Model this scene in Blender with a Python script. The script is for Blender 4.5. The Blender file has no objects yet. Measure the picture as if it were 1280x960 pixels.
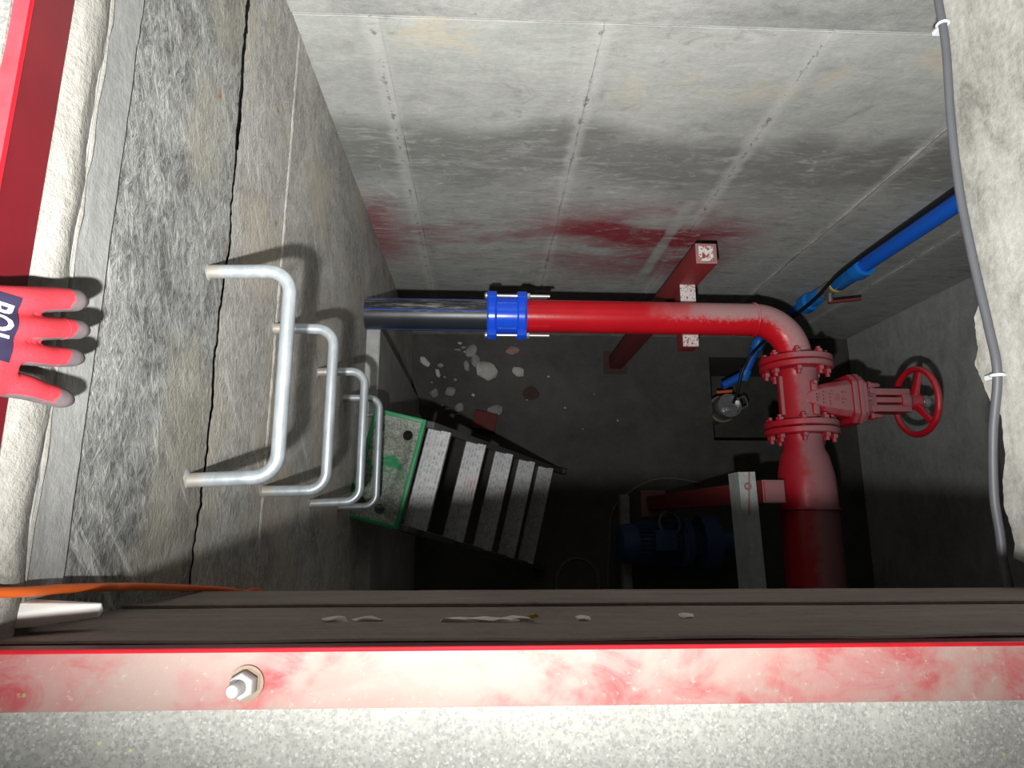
import bpy, bmesh, math, random
from mathutils import Vector, Matrix, noise as mnoise

# ------------------------------------------------------------------ camera, world, lights, exposure
SC = bpy.context.scene
COL = SC.collection
CAMZ = 0.516                       # eye height above the top of the slab (z = 0)

cd = bpy.data.cameras.new('camera'); cam = bpy.data.objects.new('camera', cd); COL.objects.link(cam)
cd.sensor_width = 36.0; cd.lens = 22.5; cd.clip_start = 0.01; cd.clip_end = 50
dv = Vector((-35.0, -170.0, -800.0)).normalized()
ex = Vector((1, 0, 0)); ex = (ex - ex.dot(dv) * dv).normalized()
ez = -dv; ey = ez.cross(ex)
cam.matrix_world = Matrix(((ex.x, ex.y, ex.z, 0), (ey.x, ey.y, ey.z, 0), (ez.x, ez.y, ez.z, CAMZ), (0, 0, 0, 1)))
SC.camera = cam

W = bpy.data.worlds.new('world'); SC.world = W; W.use_nodes = True
W.node_tree.nodes['Background'].inputs[0].default_value = (0.85, 0.93, 1.0, 1)
W.node_tree.nodes['Background'].inputs[1].default_value = 0.014

def spot(name, loc, target, energy, size, blend, radius, color):
    l = bpy.data.lights.new(name, 'SPOT'); l.energy = energy; l.spot_size = math.radians(size)
    l.spot_blend = blend; l.shadow_soft_size = radius; l.color = color
    o = bpy.data.objects.new(name, l); COL.objects.link(o); o.location = loc
    o.rotation_euler = (Vector(target) - Vector(loc)).to_track_quat('-Z', 'Y').to_euler()
    return o
spot('head_torch_main', (-0.07, -0.15, 0.57), (0.26, 1.51, -0.47), 220, 140, 1.0, 0.014, (1.0, 0.992, 0.975))
spot('head_torch_second', (-0.33, -0.2, 0.50), (0.10, 1.46, -0.54), 22, 140, 1.0, 0.014, (1.0, 0.992, 0.975))
VS = SC.view_settings
VS.view_transform = 'Standard'; VS.look = 'None'; VS.gamma = 1.0; VS.use_curve_mapping = False
VS.exposure = 0.0

# ------------------------------------------------------------------ node helpers and materials
class G:
    def __init__(s, name):
        s.m = bpy.data.materials.new(name); s.m.use_nodes = True
        s.t = s.m.node_tree; s.b = s.t.nodes['Principled BSDF']
        s.tc = s.t.nodes.new('ShaderNodeTexCoord'); s.geo = s.t.nodes.new('ShaderNodeNewGeometry')
    def n(s, typ): return s.t.nodes.new(typ)
    def put(s, sock, v):
        if v is None: return
        if hasattr(v, 'links'): s.t.links.new(v, sock)
        else:
            try: sock.default_value = v
            except Exception: sock.default_value = tuple(v) + (1,)
    def obj(s): return s.tc.outputs['Object']
    def map(s, v, scale=(1, 1, 1), rot=(0, 0, 0), loc=(0, 0, 0)):
        if any(rot):                              # rotate first, then stretch along the turned axes
            p = s.n('ShaderNodeMapping'); s.put(p.inputs[0], v); p.inputs['Rotation'].default_value = rot; v = p.outputs[0]
        q = s.n('ShaderNodeMapping'); s.put(q.inputs[0], v); q.inputs['Scale'].default_value = scale
        q.inputs['Location'].default_value = loc
        return q.outputs[0]
    def noise(s, v, scale, detail=5, rough=0.6, dist=0.0):
        q = s.n('ShaderNodeTexNoise'); s.put(q.inputs['Vector'], v); q.inputs['Scale'].default_value = scale
        q.inputs['Detail'].default_value = detail; q.inputs['Roughness'].default_value = rough
        q.inputs['Distortion'].default_value = dist
        return q.outputs[0]
    def vor(s, v, scale, feature='F1', out='Distance', rnd=1.0):
        q = s.n('ShaderNodeTexVoronoi'); q.feature = feature; s.put(q.inputs['Vector'], v)
        q.inputs['Scale'].default_value = scale; q.inputs['Randomness'].default_value = rnd
        return q.outputs[out]
    def ramp(s, f, stops, interp='LINEAR'):
        q = s.n('ShaderNodeValToRGB'); q.color_ramp.interpolation = interp; s.put(q.inputs[0], f)
        e = q.color_ramp.elements
        while len(e) < len(stops): e.new(0.5)
        for el, (p, c) in zip(e, stops):
            el.position = p
            el.color = (c, c, c, 1) if isinstance(c, (int, float)) else tuple(c) + (1,)
        return q.outputs[0]
    def lin(s, f, a, b, c=0.0, d=1.0, smooth=True):
        q = s.n('ShaderNodeMapRange'); s.put(q.inputs[0], f); q.interpolation_type = 'SMOOTHSTEP' if smooth else 'LINEAR'
        for i, v in zip((1, 2, 3, 4), (a, b, c, d)): q.inputs[i].default_value = v
        return q.outputs[0]
    def math(s, op, a, b=None, clamp=False):
        q = s.n('ShaderNodeMath'); q.operation = op; q.use_clamp = clamp
        s.put(q.inputs[0], a); s.put(q.inputs[1], b); return q.outputs[0]
    def mul(s, *a):
        r = a[0]
        for x in a[1:]: r = s.math('MULTIPLY', r, x)
        return r
    def add(s, a, b): return s.math('ADD', a, b)
    def mix(s, f, a, b, mode='MIX'):
        q = s.n('ShaderNodeMix'); q.data_type = 'RGBA'; q.blend_type = mode
        s.put(q.inputs[0], f); s.put(q.inputs[6], a if hasattr(a, 'links') else tuple(a) + (1,))
        s.put(q.inputs[7], b if hasattr(b, 'links') else tuple(b) + (1,)); return q.outputs[2]
    def sep(s, v):
        q = s.n('ShaderNodeSeparateXYZ'); s.put(q.inputs[0], v); return q.outputs
    def dot(s, v, d):
        q = s.n('ShaderNodeVectorMath'); q.operation = 'DOT_PRODUCT'; s.put(q.inputs[0], v); q.inputs[1].default_value = d
        return q.outputs['Value']
    def bump(s, h, strength=0.3, dist=0.01, normal=None):
        q = s.n('ShaderNodeBump'); q.inputs['Strength'].default_value = strength; q.inputs['Distance'].default_value = dist
        s.put(q.inputs['Height'], h); s.put(q.inputs['Normal'], normal); return q.outputs[0]
    def done(s, color, rough=0.8, normal=None, metal=0.0, spec=None, coat=0.0):
        s.put(s.b.inputs['Base Color'], color if hasattr(color, 'links') else tuple(color) + (1,))
        s.put(s.b.inputs['Roughness'], rough); s.put(s.b.inputs['Metallic'], metal)
        s.put(s.b.inputs['Normal'], normal); s.put(s.b.inputs['Specular IOR Level'], spec)
        if coat: s.b.inputs['Coat Weight'].default_value = coat; s.b.inputs['Coat Roughness'].default_value = 0.12
        return s.m

def concrete(name, dark, light, stroke=(1, 1, 1), bump=0.4, rough=0.92, fine=60, pits=True, warm=None, contrast=(0.36, 0.66)):
    g = G(name); o = g.obj()
    big = g.noise(o, 2.6, 6, 0.62, 0.4)
    med = g.noise(g.map(o, stroke), 16, 6, 0.7, 0.6)
    fin = g.noise(o, fine, 4, 0.75)
    f = g.add(g.mul(big, 0.40), g.add(g.mul(med, 0.38), g.mul(fin, 0.22)))
    c = g.mix(g.lin(f, contrast[0], contrast[1], smooth=False), dark, light)
    if warm: c = g.mix(g.lin(g.noise(o, 5.2, 3, 0.5), 0.58, 0.74), c, warm)
    h = g.add(g.mul(med, 0.6), g.mul(fin, 0.4))
    if pits:
        p = g.lin(g.vor(o, 38), 0.03, 0.10)
        sel = g.lin(g.noise(o, 9, 2), 0.55, 0.62)
        pit = g.math('SUBTRACT', 1.0, g.mul(g.math('SUBTRACT', 1.0, p), sel))
        c = g.mix(pit, tuple(v * 0.35 for v in dark), c)
        h = g.mul(h, pit)
    return g.done(c, rough, g.bump(h, bump, 0.008), spec=0.25)

def wall_left_mat(name, dark, light, bump=0.7):
    g = G(name); o = g.obj()
    m1 = g.noise(g.map(o, (1, 0.42, 1.1), (0.50, 0, 0)), 92, 5, 0.70, 0.9)
    m2 = g.noise(g.map(o, (1, 0.38, 1.1), (-0.40, 0, 0)), 70, 5, 0.70, 1.0)
    m3 = g.noise(g.map(o, (1, 0.55, 1.0), (0.15, 0, 0)), 190, 4, 0.75, 0.8)
    big = g.noise(o, 3.1, 5, 0.6, 0.5); blot = g.noise(o, 10, 5, 0.65, 1.0)
    st = g.math('MAXIMUM', m1, m2)
    f = g.add(g.add(g.mul(st, 0.42), g.mul(m3, 0.16)), g.add(g.mul(big, 0.20), g.mul(blot, 0.22)))
    c = g.mix(g.lin(f, 0.45, 0.61, smooth=False), dark, light)
    c = g.mix(g.mul(g.lin(g.noise(o, 4.2, 4, 0.55), 0.50, 0.66), 0.6), c, (light[0] * 0.80, light[1] * 0.75, light[2] * 0.64))
    rust = g.mul(g.lin(g.vor(o, 5.5), 0.075, 0.02), g.lin(g.noise(o, 30, 2), 0.45, 0.6))
    c = g.mix(rust, c, (0.30, 0.13, 0.04))
    scr = g.lin(g.noise(g.map(o, (1, 0.12, 2.2), (-0.8, 0, 0)), 22, 3, 0.5, 0.2), 0.34, 0.29)
    c = g.mix(g.mul(scr, 0.4), c, tuple(min(0.8, v * 1.35) for v in light))
    h = g.add(g.mul(st, 1.0), g.mul(m3, 0.35))
    return g.done(c, 0.92, g.bump(h, bump, 0.006), spec=0.25)

def wall_back_mat():
    g = G('cast_concrete_back_wall'); o = g.obj(); x, y, z = g.sep(o)
    big = g.noise(g.map(o, (1, 1, 0.8)), 2.4, 6, 0.62, 0.5)
    med = g.noise(g.map(o, (0.55, 1, 1.5)), 14, 6, 0.7, 0.7)
    fin = g.noise(o, 75, 3, 0.7)
    f = g.add(g.add(g.mul(big, 0.45), g.mul(med, 0.35)), g.mul(fin, 0.2))
    c = g.mix(g.lin(f, 0.34, 0.62, smooth=False), (0.27, 0.275, 0.258), (0.47, 0.48, 0.45))
    # lower pour: greyer, blotched, below a wavy line about 1.0 m under the slab
    wob = g.mul(g.math('SUBTRACT', g.noise(g.map(o, (1, 1, 0.3)), 2.4, 3, 0.5, 0.3), 0.5), 0.42)
    zz = g.add(z, wob)
    low = g.lin(g.add(zz, g.mul(g.math('SUBTRACT', med, 0.5), 0.10)), -0.98, -1.10)
    c = g.mix(g.mul(low, 0.5), c, g.mix(med, (0.17, 0.175, 0.168), (0.40, 0.405, 0.40)))
    band = g.mul(g.lin(zz, -0.99, -1.09), g.lin(zz, -1.42, -1.24), g.lin(med, 0.30, 0.55))
    c = g.mix(g.mul(band, 0.78), c, (0.155, 0.157, 0.142))
    # horizontal drag marks
    drag = g.noise(g.map(o, (0.45, 1, 1.7)), 24, 6, 0.74, 0.9)
    c = g.mix(g.mul(low, g.lin(drag, 0.53, 0.68), 0.40), c, (0.56, 0.56, 0.53))
    c = g.mix(g.mul(low, g.lin(drag, 0.46, 0.36), 0.40), c, (0.14, 0.14, 0.13))
    # pale cement slurry bled out along the formwork joints, every 0.5 m
    js = g.math('MULTIPLY', g.math('ABSOLUTE', g.math('SUBTRACT', g.math('FRACT', g.mul(g.add(x, 5.0), 2.0)), 0.5)), 0.5)
    js = g.add(js, g.mul(g.math('SUBTRACT', med, 0.5), 0.05))
    c = g.mix(g.mul(g.lin(js, 0.034, 0.006), 0.45), c, (0.52, 0.525, 0.50))
    c = g.mix(g.mul(g.lin(js, 0.006, 0.0), g.lin(fin, 0.48, 0.60), 0.7), c, (0.12, 0.12, 0.11))
    # yellowish efflorescence near the top
    c = g.mix(g.mul(g.lin(g.noise(o, 4.4, 3), 0.60, 0.70), g.lin(z, -1.1, -0.7), 0.35), c, (0.56, 0.47, 0.30))
    # red overspray left when the pipe was painted
    n1 = g.noise(g.map(o, (0.6, 1, 1.4)), 3.6, 4, 0.55, 0.5)
    zb = g.mul(g.lin(z, -2.25, -1.90), g.lin(z, -1.38, -1.62))
    xb = g.mul(g.lin(x, 0.05, 0.60), g.lin(x, 1.12, 0.78))
    gap = g.lin(g.math('ABSOLUTE', g.math('SUBTRACT', x, 0.685)), 0.012, 0.03)
    sp = g.mul(zb, xb, g.lin(n1, 0.28, 0.54), gap)
    zc = g.mul(g.lin(z, -2.1, -1.8), g.lin(z, -1.36, -1.6)); xc = g.lin(x, -0.24, -0.40)
    zd = g.mul(g.lin(z, -2.0, -1.78), g.lin(z, -1.50, -1.66)); xd = g.lin(n1, 0.47, 0.66)
    sp2 = g.mul(zc, xc, 0.75); sp3 = g.mul(zd, xd, g.lin(x, 1.15, 0.7), 0.55)
    red = g.math('ADD', g.mul(sp, 0.85), g.math('MAXIMUM', sp2, sp3), clamp=True)
    red = g.mul(red, g.lin(drag, 0.75, 0.50))
    c = g.mix(red, c, (0.22, 0.030, 0.042))
    sm = g.noise(g.map(o, (1, 1, 1.3)), 7.5, 6, 0.72, 1.2)
    c = g.mix(g.mul(g.lin(sm, 0.56, 0.70), 0.5), c, (0.20, 0.20, 0.185))
    c = g.mix(g.mul(g.lin(sm, 0.40, 0.28), 0.4), c, (0.60, 0.61, 0.59))
    # rust specks
    speck = g.mul(g.lin(g.vor(o, 22), 0.10, 0.03), g.lin(g.noise(o, 6, 2), 0.60, 0.66))
    c = g.mix(g.mul(speck, 0.7), c, (0.16, 0.09, 0.05))
    h = g.add(g.mul(med, 0.6), g.add(g.mul(drag, 0.35), g.mul(fin, 0.25)))
    return g.done(c, 0.9, g.bump(h, 0.35, 0.008), spec=0.25)

def speckled(name, base, c1=(0.62, 0.60, 0.52)):
    g = G(name); o = g.obj()
    v = g.vor(o, 520, out='Color'); vs = g.sep(v)[0]; n = g.noise(o, 170, 5, 0.75); b = g.noise(o, 8, 4, 0.6)
    c = g.mix(g.lin(g.add(g.mul(n, 0.6), g.mul(b, 0.4)), 0.35, 0.65, smooth=False), base, c1)
    c = g.mix(g.mul(g.lin(vs, 0.72, 0.8), 0.45), c, (0.14, 0.145, 0.14))
    c = g.mix(g.mul(g.lin(vs, 0.12, 0.06), 0.6), c, (0.37, 0.365, 0.34))
    y = g.mul(g.lin(g.vor(o, 55), 0.10, 0.05), g.lin(g.noise(o, 20, 1), 0.55, 0.6))
    c = g.mix(g.mul(y, 0.5), c, (0.55, 0.50, 0.16))
    return g.done(c, 0.9, g.bump(n, 0.4, 0.003), spec=0.3)

def red_paint(name, red, dust, direction, amount, rough=0.35, xr=None, scale=42, dens=0.5):
    """red enamel with grey-pink cement dust lying on the faces turned towards `direction`"""
    g = G(name); o = g.obj()
    d = g.dot(g.geo.outputs['Normal'], Vector(direction).normalized())
    n = g.noise(o, scale, 5, 0.75, 0.2); b = g.noise(o, 7, 4, 0.6)
    m = g.lin(g.add(d, g.mul(g.math('SUBTRACT', g.add(g.mul(n, dens), g.mul(b, 1 - dens)), 0.5), 1.4)), 0.25, 0.75)
    m = g.mul(m, amount)
    if xr: m = g.mul(m, g.lin(g.add(g.sep(o)[0], g.mul(g.math('SUBTRACT', b, 0.5), 0.5)), xr[0], xr[1]))
    var = g.mix(g.noise(o, 11, 4, 0.6), tuple(v * 0.8 for v in red), tuple(min(1, v * 1.15) for v in red))
    c = g.mix(m, var, dust)
    r = g.add(g.mul(m, 0.9 - rough), rough)
    return g.done(c, r, g.bump(n, 0.18, 0.002), spec=0.45)

def plain(name, col, rough=0.5, metal=0.0, var=0.15, scale=30, bump=0.1, spec=None, coat=0.0):
    g = G(name); o = g.obj(); n = g.noise(o, scale, 5, 0.65)
    c = g.mix(n, tuple(v * (1 - var) for v in col), tuple(min(1, v * (1 + var)) for v in col))
    return g.done(c, rough, g.bump(n, bump, 0.002), metal, spec, coat)

def galvanised(name, col=(0.50, 0.55, 0.58), rough=0.38):
    g = G(name); o = g.obj()
    n = g.noise(g.map(o, (1, 0.3, 1)), 60, 5, 0.7); b = g.noise(o, 14, 3, 0.6)
    c = g.mix(g.lin(g.add(g.mul(n, 0.5), g.mul(b, 0.5)), 0.35, 0.65), tuple(v * 0.72 for v in col), col)
    c = g.mix(g.mul(g.lin(g.sep(o)[0], 0.030, 0.012), 0.85), c, (0.47, 0.43, 0.36))   # cement smeared at the wall ends
    return g.done(c, g.add(g.mul(n, 0.25), rough - 0.1), g.bump(n, 0.12, 0.002), 0.55)

M = {}
M['wl_up'] = wall_left_mat('trowelled_concrete', (0.105, 0.108, 0.103), (0.46, 0.465, 0.44), 1.0)
M['wl_low'] = wall_left_mat('rough_concrete', (0.27, 0.265, 0.243), (0.62, 0.605, 0.56), 0.8)
M['mortar'] = concrete('pale_mortar', (0.17, 0.165, 0.145), (0.37, 0.36, 0.325), (1, 0.5, 1), 0.7, pits=False, fine=110)
M['wl_mid'] = concrete('smooth_grey_render', (0.17, 0.173, 0.166), (0.40, 0.403, 0.387), (1, 0.25, 1), 0.4, pits=False, warm=(0.30, 0.28, 0.235))
M['wb'] = wall_back_mat()
M['wb_top'] = concrete('upper_lift_concrete', (0.20, 0.205, 0.195), (0.46, 0.46, 0.435), (0.5, 1, 1.4), 0.4)
M['wr'] = concrete('damp_grey_concrete', (0.24, 0.247, 0.236), (0.46, 0.465, 0.45), (1, 0.6, 1.2), 0.3, pits=False)
M['slab_right'] = concrete('pale_trowelled_concrete', (0.20, 0.196, 0.172), (0.52, 0.51, 0.465), (1, 0.5, 1.4), 0.35, fine=90, pits=False, contrast=(0.38, 0.58))
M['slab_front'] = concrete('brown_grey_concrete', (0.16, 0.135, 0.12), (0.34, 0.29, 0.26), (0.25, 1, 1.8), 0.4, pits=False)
M['slab_under'] = concrete('slab_soffit_concrete', (0.16, 0.16, 0.15), (0.30, 0.30, 0.28), (1, 1, 1), 0.3, pits=False)
M['slab_top'] = speckled('speckled_slab_concrete', (0.185, 0.19, 0.177), (0.325, 0.32, 0.288))
M['white_spot'] = plain('white_plaster', (0.80, 0.78, 0.74), 0.9, var=0.1, bump=0.4)
def flange_mat():
    g = G('cement_smeared_red_frame'); o = g.obj(); x, y, z = g.sep(o)
    n = g.noise(g.map(o, (0.6, 1, 1)), 26, 5, 0.68, 0.8); f = g.noise(o, 150, 4, 0.7)
    c = g.mix(g.lin(n, 0.34, 0.62), (0.235, 0.034, 0.036), (0.235, 0.118, 0.108))
    c = g.mix(g.mul(g.lin(g.noise(o, 9, 4, 0.6, 0.6), 0.42, 0.6), 0.75), c, (0.215, 0.172, 0.148))
    c = g.mix(g.mul(g.lin(f, 0.60, 0.70), 0.5), c, (0.27, 0.24, 0.205))
    c = g.mix(g.mul(g.lin(g.vor(o, 48), 0.09, 0.05), g.lin(g.noise(o, 17, 1), 0.56, 0.6)), c, (0.16, 0.20, 0.06))
    return g.done(c, 0.7, g.bump(f, 0.2, 0.002), spec=0.3)
M['red_flange'] = flange_mat()
M['red_edge'] = plain('red_enamel_edge', (0.30, 0.006, 0.012), 0.35, var=0.4)
M['red_left'] = plain('dusty_red_angle', (0.26, 0.040, 0.052), 0.6, var=0.45, scale=40)
M['red_web'] = plain('dark_red_enamel', (0.13, 0.006, 0.011), 0.4, var=0.35, scale=9)
M['red_pipe'] = red_paint('red_pipe_enamel', (0.52, 0.008, 0.016), (0.40, 0.25, 0.25), (0, 0.72, 0.69), 0.9, 0.28, (-0.12, 0.25), 65, 0.75)
M['red_valve'] = red_paint('dusty_red_enamel', (0.36, 0.010, 0.020), (0.30, 0.135, 0.145), (0.60, 0.10, 0.78), 0.95, 0.35)
M['red_wheel'] = red_paint('red_wheel_enamel', (0.48, 0.008, 0.02), (0.36, 0.16, 0.17), (0, 0.5, 0.8), 0.35, 0.3)
M['red_post'] = red_paint('dusty_red_steel', (0.20, 0.022, 0.024), (0.36, 0.22, 0.22), (0.0, 0.1, 1.0), 0.65, 0.55)
def chip_mat(name, scale, lo, hi):
    g = G(name); o = g.obj(); n = g.noise(o, scale, 4, 0.7, 0.4)
    return g.done(g.mix(g.lin(n, lo, hi), (0.30, 0.035, 0.035), (0.62, 0.60, 0.585)), 0.75, g.bump(n, 0.3, 0.002))
M['white_chip'] = chip_mat('chipped_white_over_red', 55, 0.44, 0.47)
M['white_speck'] = chip_mat('speckled_white_over_red', 170, 0.40, 0.48)
M['black_pipe'] = None
M['blue_paint'] = plain('blue_epoxy', (0.012, 0.085, 0.72), 0.22, var=0.1, bump=0.03, coat=0.4)
M['blue_pipe'] = plain('blue_plastic', (0.010, 0.115, 0.60), 0.42, var=0.12)
M['blue_fit'] = plain('bright_blue_plastic', (0.012, 0.19, 0.66), 0.35, var=0.12)
M['blue_motor'] = plain('motor_blue_paint', (0.02, 0.055, 0.14), 0.55, var=0.3)
M['zinc'] = plain('zinc_plated_steel', (0.60, 0.61, 0.60), 0.38, 0.8, var=0.15)
M['bolt'] = plain('dull_zinc_bolt', (0.30, 0.305, 0.30), 0.5, 0.3, var=0.25)
M['washer'] = plain('rusty_washer', (0.16, 0.12, 0.085), 0.8, var=0.3)
M['steel'] = plain('stainless_steel', (0.52, 0.53, 0.54), 0.35, 0.85, var=0.3)
M['galv'] = galvanised('galvanised_steel')
M['alu'] = plain('worn_aluminium', (0.34, 0.345, 0.35), 0.5, 0.45, var=0.25, scale=80)
M['dark_rail'] = plain('grey_ladder_rail', (0.10, 0.105, 0.11), 0.55, 0.3, var=0.3)
M['green'] = plain('green_paint', (0.015, 0.24, 0.085), 0.5, var=0.3)
M['black_rubber'] = plain('black_cable_sheath', (0.012, 0.012, 0.014), 0.5, var=0.2)
M['grey_cable'] = plain('grey_cable_sheath', (0.12, 0.12, 0.125), 0.5, var=0.2)
M['conduit'] = plain('grey_conduit', (0.10, 0.103, 0.115), 0.5, var=0.15)
M['clip'] = plain('white_plastic_clip', (0.70, 0.72, 0.74), 0.5, var=0.08)
M['orange'] = plain('orange_cable_sheath', (0.72, 0.13, 0.02), 0.45, var=0.15)
M['yellow'] = plain('yellow_plastic', (0.62, 0.55, 0.05), 0.5)
M['dark_red_lever'] = plain('dark_red_lever', (0.16, 0.02, 0.02), 0.45)
M['channel'] = plain('grey_galvanised_channel', (0.44, 0.47, 0.45), 0.55, 0.35, var=0.35, scale=50)
M['rubble'] = concrete('broken_concrete', (0.34, 0.34, 0.325), (0.66, 0.65, 0.62), (1, 1, 1), 0.5, pits=False, fine=160)
M['rubble_dark'] = concrete('dirty_broken_concrete', (0.16, 0.16, 0.152), (0.40, 0.40, 0.385), (1, 1, 1), 0.5, pits=False, fine=160)
M['brick'] = plain('red_brick', (0.13, 0.030, 0.026), 0.9, var=0.3, bump=0.4)
M['pink_rubble'] = concrete('pink_painted_rubble', (0.20, 0.09, 0.09), (0.42, 0.30, 0.29), (1, 1, 1), 0.5, pits=False, fine=120)
M['dirt'] = plain('rusty_lump', (0.055, 0.033, 0.026), 0.95, var=0.5, bump=0.5)
M['wood'] = plain('weathered_wood', (0.22, 0.18, 0.10), 0.85, var=0.35)

def floor_mat():
    g = G('damp_dirty_pit_floor'); o = g.obj(); x, y, z = g.sep(o)
    f = g.add(g.mul(g.noise(o, 2.2, 5, 0.6, 0.5), 0.5), g.add(g.mul(g.noise(o, 14, 5, 0.7), 0.3), g.mul(g.noise(o, 90, 3, 0.7), 0.2)))
    c = g.mix(g.lin(f, 0.35, 0.65, smooth=False), (0.036, 0.0355, 0.032), (0.088, 0.086, 0.080))
    sp = g.mul(g.lin(g.vor(o, 34), 0.10, 0.04), g.lin(g.noise(o, 12, 2), 0.5, 0.56))
    c = g.mix(g.mul(sp, 0.7), c, (0.03, 0.03, 0.03))
    return g.done(c, 0.75, g.bump(f, 0.5, 0.012), spec=0.35)
M['floor'] = floor_mat()

def black_pipe_mat():
    g = G('black_polyethylene'); o = g.obj()
    n = g.noise(g.map(o, (0.25, 3, 3)), 40, 5, 0.75, 0.3); d = g.dot(g.geo.outputs['Normal'], (0, 0.65, 0.76))
    m = g.mul(g.lin(n, 0.48, 0.66), g.lin(d, 0.3, 0.9))
    c = g.mix(m, (0.020, 0.024, 0.030), (0.22, 0.21, 0.19))
    return g.done(c, g.add(g.mul(m, 0.4), 0.36), None, spec=0.5)
M['black_pipe'] = black_pipe_mat()
M['blue_stripe'] = plain('blue_stripe', (0.03, 0.07, 0.42), 0.4)

def plate_mat():
    g = G('dusty_green_plate'); o = g.obj()
    n = g.noise(o, 160, 4, 0.8); b = g.noise(o, 11, 4, 0.6, 0.5)
    c = g.mix(g.lin(n, 0.38, 0.62), (0.13, 0.16, 0.13), (0.34, 0.36, 0.31))
    c = g.mix(g.lin(b, 0.56, 0.68), c, (0.02, 0.22, 0.09))
    return g.done(c, 0.9, g.bump(n, 0.4, 0.003))
M['plate'] = plate_mat()

def tread_mat(stain):
    g = G('ribbed_aluminium_tread'); o = g.obj()
    n = g.noise(o, 70, 5, 0.7); b = g.noise(o, 12, 3, 0.6)
    c = g.mix(g.lin(n, 0.35, 0.65), (0.20, 0.205, 0.21), (0.42, 0.43, 0.43))
    if stain:
        y = g.sep(o)[1]
        c = g.mix(g.mul(g.lin(b, 0.44, 0.62), g.lin(g.math('ABSOLUTE', y), 0.11, 0.03), 0.7), c, (0.34, 0.08, 0.07))
    return g.done(c, 0.5, g.bump(n, 0.15, 0.002), 0.35)
M['tread'] = tread_mat(False); M['tread_red'] = tread_mat(True)

def glove_mat():
    g = G('red_knit_glove_grey_dip'); o = g.obj()
    a = g.n('ShaderNodeAttribute'); a.attribute_name = 'coat'
    f = g.lin(g.add(a.outputs['Fac'], g.mul(g.math('SUBTRACT', g.noise(o, 160, 3), 0.5), 0.25)), 0.42, 0.58)
    knit = g.noise(g.map(o, (1, 1, 2.5)), 420, 2, 0.6)
    red = g.mix(knit, (0.42, 0.020, 0.034), (0.58, 0.048, 0.062))
    gry = g.mix(g.noise(o, 90, 4), (0.085, 0.068, 0.073), (0.15, 0.125, 0.13))
    return g.done(g.mix(f, red, gry), 0.75, g.bump(knit, 0.25, 0.001), spec=0.3)
M['glove'] = glove_mat()
M['navy'] = plain('navy_print', (0.018, 0.014, 0.040), 0.6)
M['white_ink'] = plain('white_print', (0.55, 0.55, 0.57), 0.6, var=0.03)
M['sleeve'] = plain('dark_work_sleeve', (0.05, 0.055, 0.07), 0.9, var=0.3)

# ------------------------------------------------------------------ mesh helpers (all coordinates are in metres, world space)
def Hd(h): return CAMZ - h
def V(x, y, z): return Vector((x, y, z))

def frame(d):
    d = d.normalized(); a = V(0, 0, 1) if abs(d.z) < 0.9 else V(1, 0, 0)
    u = d.cross(a).normalized(); return u, d.cross(u).normalized(), d

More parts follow.
